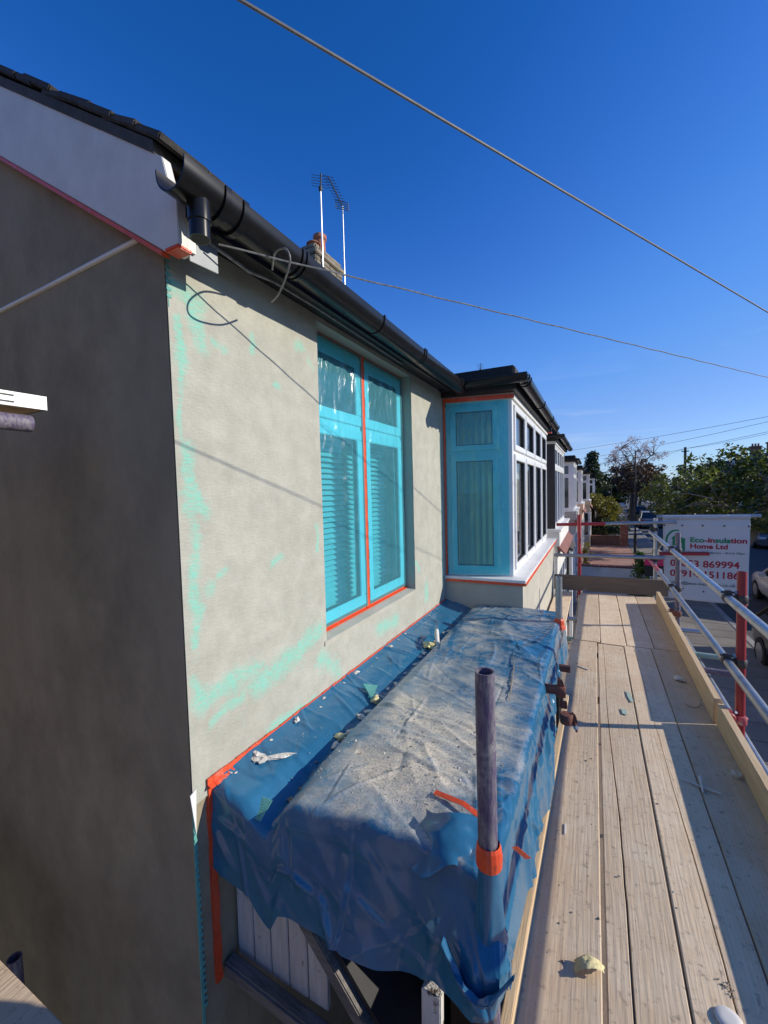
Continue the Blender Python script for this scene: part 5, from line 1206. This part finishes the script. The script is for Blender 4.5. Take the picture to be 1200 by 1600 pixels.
# cars
def car(lab, x, y, head, paint, L_=4.2, W_=1.76, H_=1.48, roofm=None, kind='hatch', z=-.11):
    c = thing('parked_car', lab, 'car', (0, 0, 0))
    hw = W_/2
    # stations: s, belt z, roof z, hood
    st = [(-.5, .55, .62, .80), (-.47, .62, .80, .93), (-.40, .64, .92, .98), (-.33, .66, .96, 1.0), (-.22, .68, .99, 1.0), (-.14, .70, 1.0, 1.0), (.02, .72, 1.0, 1.0), (.20, .74, 1.0, 1.0), (.34, .75, .99, 1.0), (.42, .74, .97, .98), (.47, .66, .90, .95), (.5, .58, .75, .86)]
    bz = .92*(H_/1.48)
    top = {0: .60, 1: .74, 2: .83, 3: .90, 4: .95}
    vsx = []; fs = []
    prof = [(-.5, .66), (-.47, .78), (-.38, .86), (-.27, .93), (-.2, bz), (0, bz), (.2, bz+.01), (.40, bz), (.47, bz-.06), (.5, .72)]
    n = len(prof); m_ = 8
    for s_, bt_ in prof:
        wd = hw*(1-.12*max(0, abs(s_)-.36)/.14*.9); y_ = s_*L_
        vsx += [(-wd*.9, y_, .22), (-wd, y_, .42), (-wd*1.0, y_, bt_-.14), (-wd*.94, y_, bt_), (wd*.94, y_, bt_), (wd*1.0, y_, bt_-.14), (wd, y_, .42), (wd*.9, y_, .22)]
    for i in range(n-1):
        for k in range(m_): fs.append((i*m_+k, i*m_+(k+1) % m_, (i+1)*m_+(k+1) % m_, (i+1)*m_+k))
    fs.append(tuple(range(m_))[::-1]); fs.append(tuple(range((n-1)*m_, n*m_)))
    T = Matrix.Translation((x, y, z)) @ Matrix.Rotation(head, 4, 'Z')
    made = []
    body = MB().add(vsx, [f[::-1] for f in fs]).build('body', paint, c, smooth=True, bevel=.03); made.append(body)
    if kind == 'van': g0, g1, g2, g3 = -.36, -.28, .46, .485
    else: g0, g1, g2, g3 = -.24, -.06, .28, .43
    wl, wr_ = hw*.92, hw*.72; rz = H_
    A_ = [(-wl, g0*L_, bz-.01), (wl, g0*L_, bz-.01), (wl, g3*L_, bz-.01), (-wl, g3*L_, bz-.01)]; B_ = [(-wr_, g1*L_, rz-.05), (wr_, g1*L_, rz-.05), (wr_, g2*L_, rz-.06), (-wr_, g2*L_, rz-.06)]
    def lerp(p, q, t): return Vector(p).lerp(Vector(q), t)
    MB().add(A_+B_, [(0, 1, 5, 4), (1, 2, 6, 5), (2, 3, 7, 6), (3, 0, 4, 7), (4, 5, 6, 7)]).build('cabin_glass', 'car_glass', c)
    rf_ = MB(); rf_.add([(-wr_-.02, g1*L_-.06, rz-.055), (wr_+.02, g1*L_-.06, rz-.055), (wr_+.02, g2*L_+.05, rz-.065), (-wr_-.02, g2*L_+.05, rz-.065), (-wr_*.8, g1*L_+.1, rz), (wr_*.8, g1*L_+.1, rz), (wr_*.8, g2*L_-.1, rz), (-wr_*.8, g2*L_-.1, rz)], [(0, 1, 5, 4), (1, 2, 6, 5), (2, 3, 7, 6), (3, 0, 4, 7), (4, 5, 6, 7), (3, 2, 1, 0)])
    rf_.build('roof', roofm or paint, c, smooth=True)
    for sx_ in (-1, 1):
        for (p, q) in ((A_[0], B_[0]), (A_[3], B_[3])):
            MB().tube([(sx_*abs(p[0])*1.0, p[1], p[2]), (sx_*abs(q[0])*1.01, q[1], q[2])], .04, 6).build('pillar', paint, c)
        ym = (g1+g2)/2*L_; MB().tube([(sx_*wl, ym-.1, bz-.01), (sx_*wr_*1.01, ym, rz-.055)], .035, 6).build('pillar', paint, c)
        MB().box(sx_*hw*.96, sx_*(hw*.96+.2), g0*L_+.45, g0*L_+.57, bz-.02, bz+.12).build('wing_mirror', paint, c, bevel=.03)
        MB().box(sx_*hw*.5, sx_*hw*.86, -L_*.5-.012, -L_*.46, .58, .72).build('headlight', 'lamp_clear', c, bevel=.02)
        MB().box(sx_*hw*.58, sx_*hw*.88, L_*.47, L_*.5+.012, .62, .82).build('tail_light', 'lamp_red', c, bevel=.02)
        for yy in (-.31*L_, .30*L_):
            t_ = MB().tube([(sx_*(hw-.20), yy, .31), (sx_*(hw+.005), yy, .31)], .31, 20).build('tyre', 'tyre', c); MB().tube([(sx_*(hw-.1), yy, .31), (sx_*(hw+.012), yy, .31)], .2, 14).build('wheel_rim', 'alloy', t_)
    MB().box(-.26, .26, L_*.5+.001, L_*.5+.012, .48, .59).build('number_plate', 'plate_yellow', c)
    MB().box(-.26, .26, -L_*.5-.012, -L_*.5-.001, .42, .53).build('number_plate', 'upvc_flat', c)
    MB().box(-hw*.6, hw*.6, -L_*.5-.008, -L_*.49, .56, .68).build('grille', 'black_board', c)
    c.location = (x, y, z); c.rotation_euler = (0, 0, head)
    return c
car('black car parked at the kerb behind the banner on the right', 4.05, 9.9, 0.0, 'car_black', 4.5, 1.85, 1.48)
car('white car parked beyond the black one at the right edge', 5.72, 16.6, math.pi, 'car_white', 4.2, 1.78, 1.45)
car('dark hatchback with a white roof parked up the street', 4.5, 45, math.pi, 'car_grey', roofm='car_white')
car('white van-like car parked far up the street', 4.1, 84, math.pi, 'car_white', 4.8, 1.9, 1.85, kind='van')
car('silver car parked far beyond the golden shrub', 2.2, 78, 0, 'car_silver', z=0.01)
car('blue car seen through the tree across the road', 9.2, 40, 0, 'car_blue', 4.3, 1.8, 1.5)
car('grey car behind the tree foot across the road', 9.25, 33, 0, 'car_grey', 4.2)
car('dark car parked beyond the white roofed hatchback', 4.5, 56, math.pi, 'car_black')
car('blue car parked beyond the banner on the right', 9.1, 23.5, 0, 'car_blue', 4.4, 1.8, 1.55)
car('distant dark car in the middle of the street end', 4.4, 108, math.pi, 'car_grey')

# trees
def leaves(centers, radii, n, size, seed, mt, name, parent, flat=.0):
    r_ = np.random.RandomState(seed); m_ = len(centers); idx = r_.randint(0, m_, n)
    c = np.array(centers)[idx]; R_ = np.array(radii)[idx]
    d = r_.normal(size=(n, 3)); d /= np.linalg.norm(d, axis=1)[:, None]; rr_ = r_.uniform(.15, 1, n)**.5
    p = c + d*(R_*rr_)[:, None]*np.array([1, 1, .8])
    a = r_.normal(size=(n, 3)); a[:, 2] *= .6; a /= np.linalg.norm(a, axis=1)[:, None]
    b_ = np.cross(a, r_.normal(size=(n, 3))); b_ /= np.linalg.norm(b_, axis=1)[:, None]
    s_ = size*r_.uniform(.6, 1.25, n)[:, None]
    v = np.stack([p-a*s_, p+b_*s_*.42-a*s_*.1, p+a*s_, p-b_*s_*.42-a*s_*.1], 1).reshape(-1, 3)
    me = bpy.data.meshes.new(name); me.from_pydata(v.tolist(), [], np.arange(4*n).reshape(-1, 4).tolist())
    at_ = me.attributes.new('rnd', 'FLOAT', 'FACE'); at_.data.foreach_set('value', np.clip(r_.normal(.45, .25, n), 0, 1).astype(np.float32))
    return mkobj(name, me, mt, parent)
def tree(name, lab, base, h, crown_c, crown_r, nclump, nleaf, lsize, lm, bm_, seed, trunk_r=.14, twigs=True, cat='tree', crad=(.35, .7)):
    t_ = thing(name, lab, cat, base); r_ = random.Random(seed); base = Vector(base); cc = Vector(crown_c)
    fork = base.lerp(Vector((cc.x, cc.y, cc.z-crown_r[2]*.6)), .85)
    mb = MB(); mid = base.lerp(fork, .5)+Vector((r_.uniform(-.08, .08), r_.uniform(-.08, .08), 0))
    mb.tube([base-Vector((0, 0, .1)), base+Vector((0, 0, .15)), mid, fork], [trunk_r*1.35, trunk_r*1.05, trunk_r*.9, trunk_r*.75], 10)
    mains = []
    for k in range(7):
        an = k*2*math.pi/7+r_.uniform(-.3, .3); e = cc+Vector((math.cos(an)*crown_r[0]*.6, math.sin(an)*crown_r[1]*.6, r_.uniform(-.2, .6)*crown_r[2]))
        m1 = fork.lerp(e, .5)+Vector((r_.uniform(-.2, .2), r_.uniform(-.2, .2), .15*crown_r[2]))
        mb.tube([fork, m1, e], [trunk_r*.5, trunk_r*.3, trunk_r*.14], 7); mains += [m1, e, m1.lerp(e, .5)]
    cen, rad = [], []
    for k in range(nclump):
        while True:
            d = Vector((r_.gauss(0, 1), r_.gauss(0, 1), r_.gauss(0, 1))).normalized()*r_.uniform(.35, 1)**.6
            if d.z > -.75: break
        w_ = 1+.3*nz(d.x*2+seed, d.y*2, d.z*2)
        p = cc+Vector((d.x*crown_r[0]*w_, d.y*crown_r[1]*w_, d.z*crown_r[2]*w_)); cen.append(tuple(p)); rad.append(r_.uniform(*crad))
        if twigs:
            q = min(mains, key=lambda s_: (s_-p).length); mb.tube([q, q.lerp(p, .5)+Vector((0, 0, .1)), p], [trunk_r*.13, trunk_r*.08, trunk_r*.03], 5)
    mb.build('trunk', bm_, t_, smooth=True)
    leaves(cen, rad, nleaf, lsize, seed, lm, 'crown', t_)
    return t_
tree('cherry_tree', 'leafy street tree with pale branches rising behind the banner', (3.1, 16.8, 0), 6, (4.55, 16.5, 3.35), (2.5, 2.4, 1.5), 120, 9500, .10, 'leaf_green', 'bark_pale', 4, .19, crad=(.22, .5))
tree('cherry_tree', 'second leafy tree further along behind the banner tree', (3.0, 27, 0), 5, (4.2, 27.5, 3.0), (1.9, 2.6, 1.4), 80, 5500, .10, 'leaf_green', 'bark_pale', 9, .12)
tree('round_tree', 'dense dark tree across the road behind the leafy trees', (12.0, 34, 0), 7, (11.5, 34.5, 3.3), (3.2, 3.0, 2.0), 90, 6500, .15, 'leaf_dark', 'bark', 15, .2)
tree('round_tree', 'dense dark tree far across the road near the telegraph pole', (11.8, 52, 0), 7, (10.5, 53, 3.7), (3.6, 3.0, 2.2), 90, 6000, .19, 'leaf_dark', 'bark', 16, .2)
tree('street_tree', 'dark brown leafed tree below the blossom in the street', (3.4, 48, 0), 6, (3.9, 49, 4.3), (2.5, 2.4, 1.9), 90, 5500, .15, 'leaf_brown', 'bark', 17, .2)
tree('blossom_tree', 'open crowned tree with pale blossom against the sky', (3.6, 52, 0), 9, (3.9, 53, 6.6), (3.0, 3.0, 2.6), 130, 3200, .10, 'blossom', 'bark', 21, .24, crad=(.25, .5))
tree('street_tree', 'mid green tree at the bend of the street', (5.3, 66, 0), 6, (5.8, 67, 3.6), (3.0, 3, 2.3), 80, 4500, .2, 'leaf_dark', 'bark', 27, .2)
def shrub(name, lab, c, r, n, size, lm, seed, nclump=50, cat='shrub', crad=(.2, .4), cone=False):
    t_ = thing(name, lab, cat, (c[0], c[1], 0)); r_ = random.Random(seed); cen, rad = [], []; mb = MB()
    for k in range(nclump):
        if cone: u = r_.uniform(0, 1)**1.4; an = r_.uniform(0, 6.28); q = (1-u)*r_.uniform(.5, 1)+.05; p = Vector((c[0]+r[0]*q*math.cos(an), c[1]+r[1]*q*math.sin(an), c[2]-r[2]+2*r[2]*u))
        else:
            d = Vector((r_.gauss(0, 1), r_.gauss(0, 1), r_.gauss(0, 1))).normalized()*r_.uniform(.4, 1); w_ = 1+.25*nz(d.x*2+seed, d.y*2, d.z*2); p = Vector((c[0]+d.x*r[0]*w_, c[1]+d.y*r[1]*w_, c[2]+d.z*r[2]*w_))
        cen.append(tuple(p)); rad.append(r_.uniform(*crad))
        mb.tube([(c[0]+r_.uniform(-.1, .1), c[1], 0), (c[0]*.6+p.x*.4, c[1]*.6+p.y*.4, p.z*.55), p], [.02, .014, .006], 5)
    mb.build('stem', 'bark', t_); leaves(cen, rad, n, size, seed, lm, 'crown', t_); return t_
shrub('golden_shrub', 'large golden green shrub in a front garden beside the houses', (.35, 34.5, 1.75), (1.45, 1.6, 1.5), 5200, .12, 'leaf_gold', 31, 70, crad=(.25, .5))
shrub('dark_shrub', 'dark green lower shrub under the golden one', (.6, 33.2, .75), (1.4, 1.1, .75), 2200, .10, 'leaf_dark', 33, 40)
shrub('conifer_shrub', 'bushy bright green conifer beside the agent board', (1.28, 14.9, .85), (.42, .42, .80), 2600, .055, 'leaf_conifer', 35, 60, crad=(.1, .2), cone=True)
shrub('potted_shrub', 'small leafy shrub on the red paving by the houses', (-.35, 21.5, .62), (.30, .30, .55), 700, .05, 'leaf_gold', 37, 22, crad=(.08, .16))
shrub('tall_conifer', 'tall dark conifer standing at the end of the house row', (-.2, 64, 4.0), (2.6, 2.6, 4.2), 6500, .24, 'leaf_dark', 39, 120, 'tree', (.4, .8), True)
shrub('tall_conifer', 'second dark conifer just right of the tall one', (2.0, 70, 2.6), (2.2, 2.2, 3.2), 3500, .24, 'leaf_dark', 41, 70, 'tree', (.4, .8))
shrub('hedge', 'low dark hedge along the far pavement', (1.6, 38, .7), (.8, 4, .7), 2500, .1, 'leaf_dark', 43, 50, 'hedge')
# opposite houses
def opp(y, lab, seed, gable=True, h=5.3):
    o_ = thing('opposite_house', lab, 'house', (18, y, 0)); W = 7.0
    MB().box(18, 26, y, y+W, 0, h).build('wall', 'opp_brick', o_)
    r_ = MB(); r_.prism([(17.6, y-.1, h-.05), (22, y-.1, h+2.6), (26.4, y-.1, h-.05)], (0, W+.2, 0)); r_.build('roof', 'opp_roof', o_)
    MB().box(16.9, 18, y+.8, y+3.4, 0, h-.3).build('bay_wall', 'white_wall', o_)
    if gable:
        MB().prism([(16.6, y+.5, h-.31), (16.6, y+3.7, h-.31), (16.6, y+2.1, h+1.7)], (3.6, 0, 0)).build('gable_roof', 'opp_roof', o_)
        MB().prism([(16.56, y+.42, h-.36), (16.56, y+2.1, h+1.75), (16.56, y+3.78, h-.36), (16.56, y+3.6, h-.36), (16.56, y+2.1, h+1.5), (16.56, y+.6, h-.36)], (.05, 0, 0)).build('bargeboard', 'upvc_flat', o_)
    for (a, b_, z0_, z1_, xx) in ((1.0, 3.2, .9, 2.2, 16.88), (1.0, 3.2, 3.2, 4.6, 16.88), (4.6, 6.2, 3.2, 4.5, 17.98), (4.6, 5.4, .1, 2.1, 17.98)):
        fr = MB(); ring(fr, (xx, y+a, z0_), (0, b_-a, 0), (0, 0, z1_-z0_), (-.05, 0, 0), .08)
        for k in (1, 2): fr.box(xx-.045, xx, y+a+(b_-a)*k/3-.035, y+a+(b_-a)*k/3+.035, z0_+.081, z1_-.081)
        w_ = fr.build('window', 'upvc_flat', o_); MB().box(xx-.02, xx-.012, y+a+.05, y+b_-.05, z0_+.05, z1_-.05).build('pane', 'far_glass', w_)
    c_ = MB().box(21.4, 22.6, y+W-.5, y+W+.3, h+1.8, h+3.7).box(21.3, 22.7, y+W-.6, y+W+.4, h+3.701, h+3.9).build('chimney', 'opp_brick', o_)
    for k in range(3): MB().lathe((21.65+.35*k, y+W-.1, h+3.9), [(.14, 0), (.11, .35), (.13, .4)], 10).build('chimney_pot', 'terracotta', c_)
for k, lab in enumerate(('opposite house with white gable at the right edge', 'opposite house with chimney, second from the right', 'opposite house behind the leafy tree, third from the right', 'opposite house near the telegraph pole', 'opposite house far down the street, fifth from the right', 'opposite house far down the street, sixth from the right', 'opposite house far down the street, seventh from the right', 'opposite house last in the far row')): opp(26+7.1*k, lab, k)
opp(18.8, 'opposite house hidden mostly behind the leafy tree at the right', 9); opp(11.6, 'opposite house beyond the right edge of the banner', 10)
# far end of street
r4 = random.Random(3); cen, rad = [], []
for k in range(90): cen.append((-60+1.9*k, 190+r4.uniform(-8, 8), r4.uniform(1.5, 4.5))); rad.append(r4.uniform(2, 3.4))
o = leaves(cen, rad, 7000, .8, 77, 'leaf_dark', 'distant_treeline', None); o['kind'] = 'stuff'; tag(o, 'dark distant tree line closing the street', 'trees')
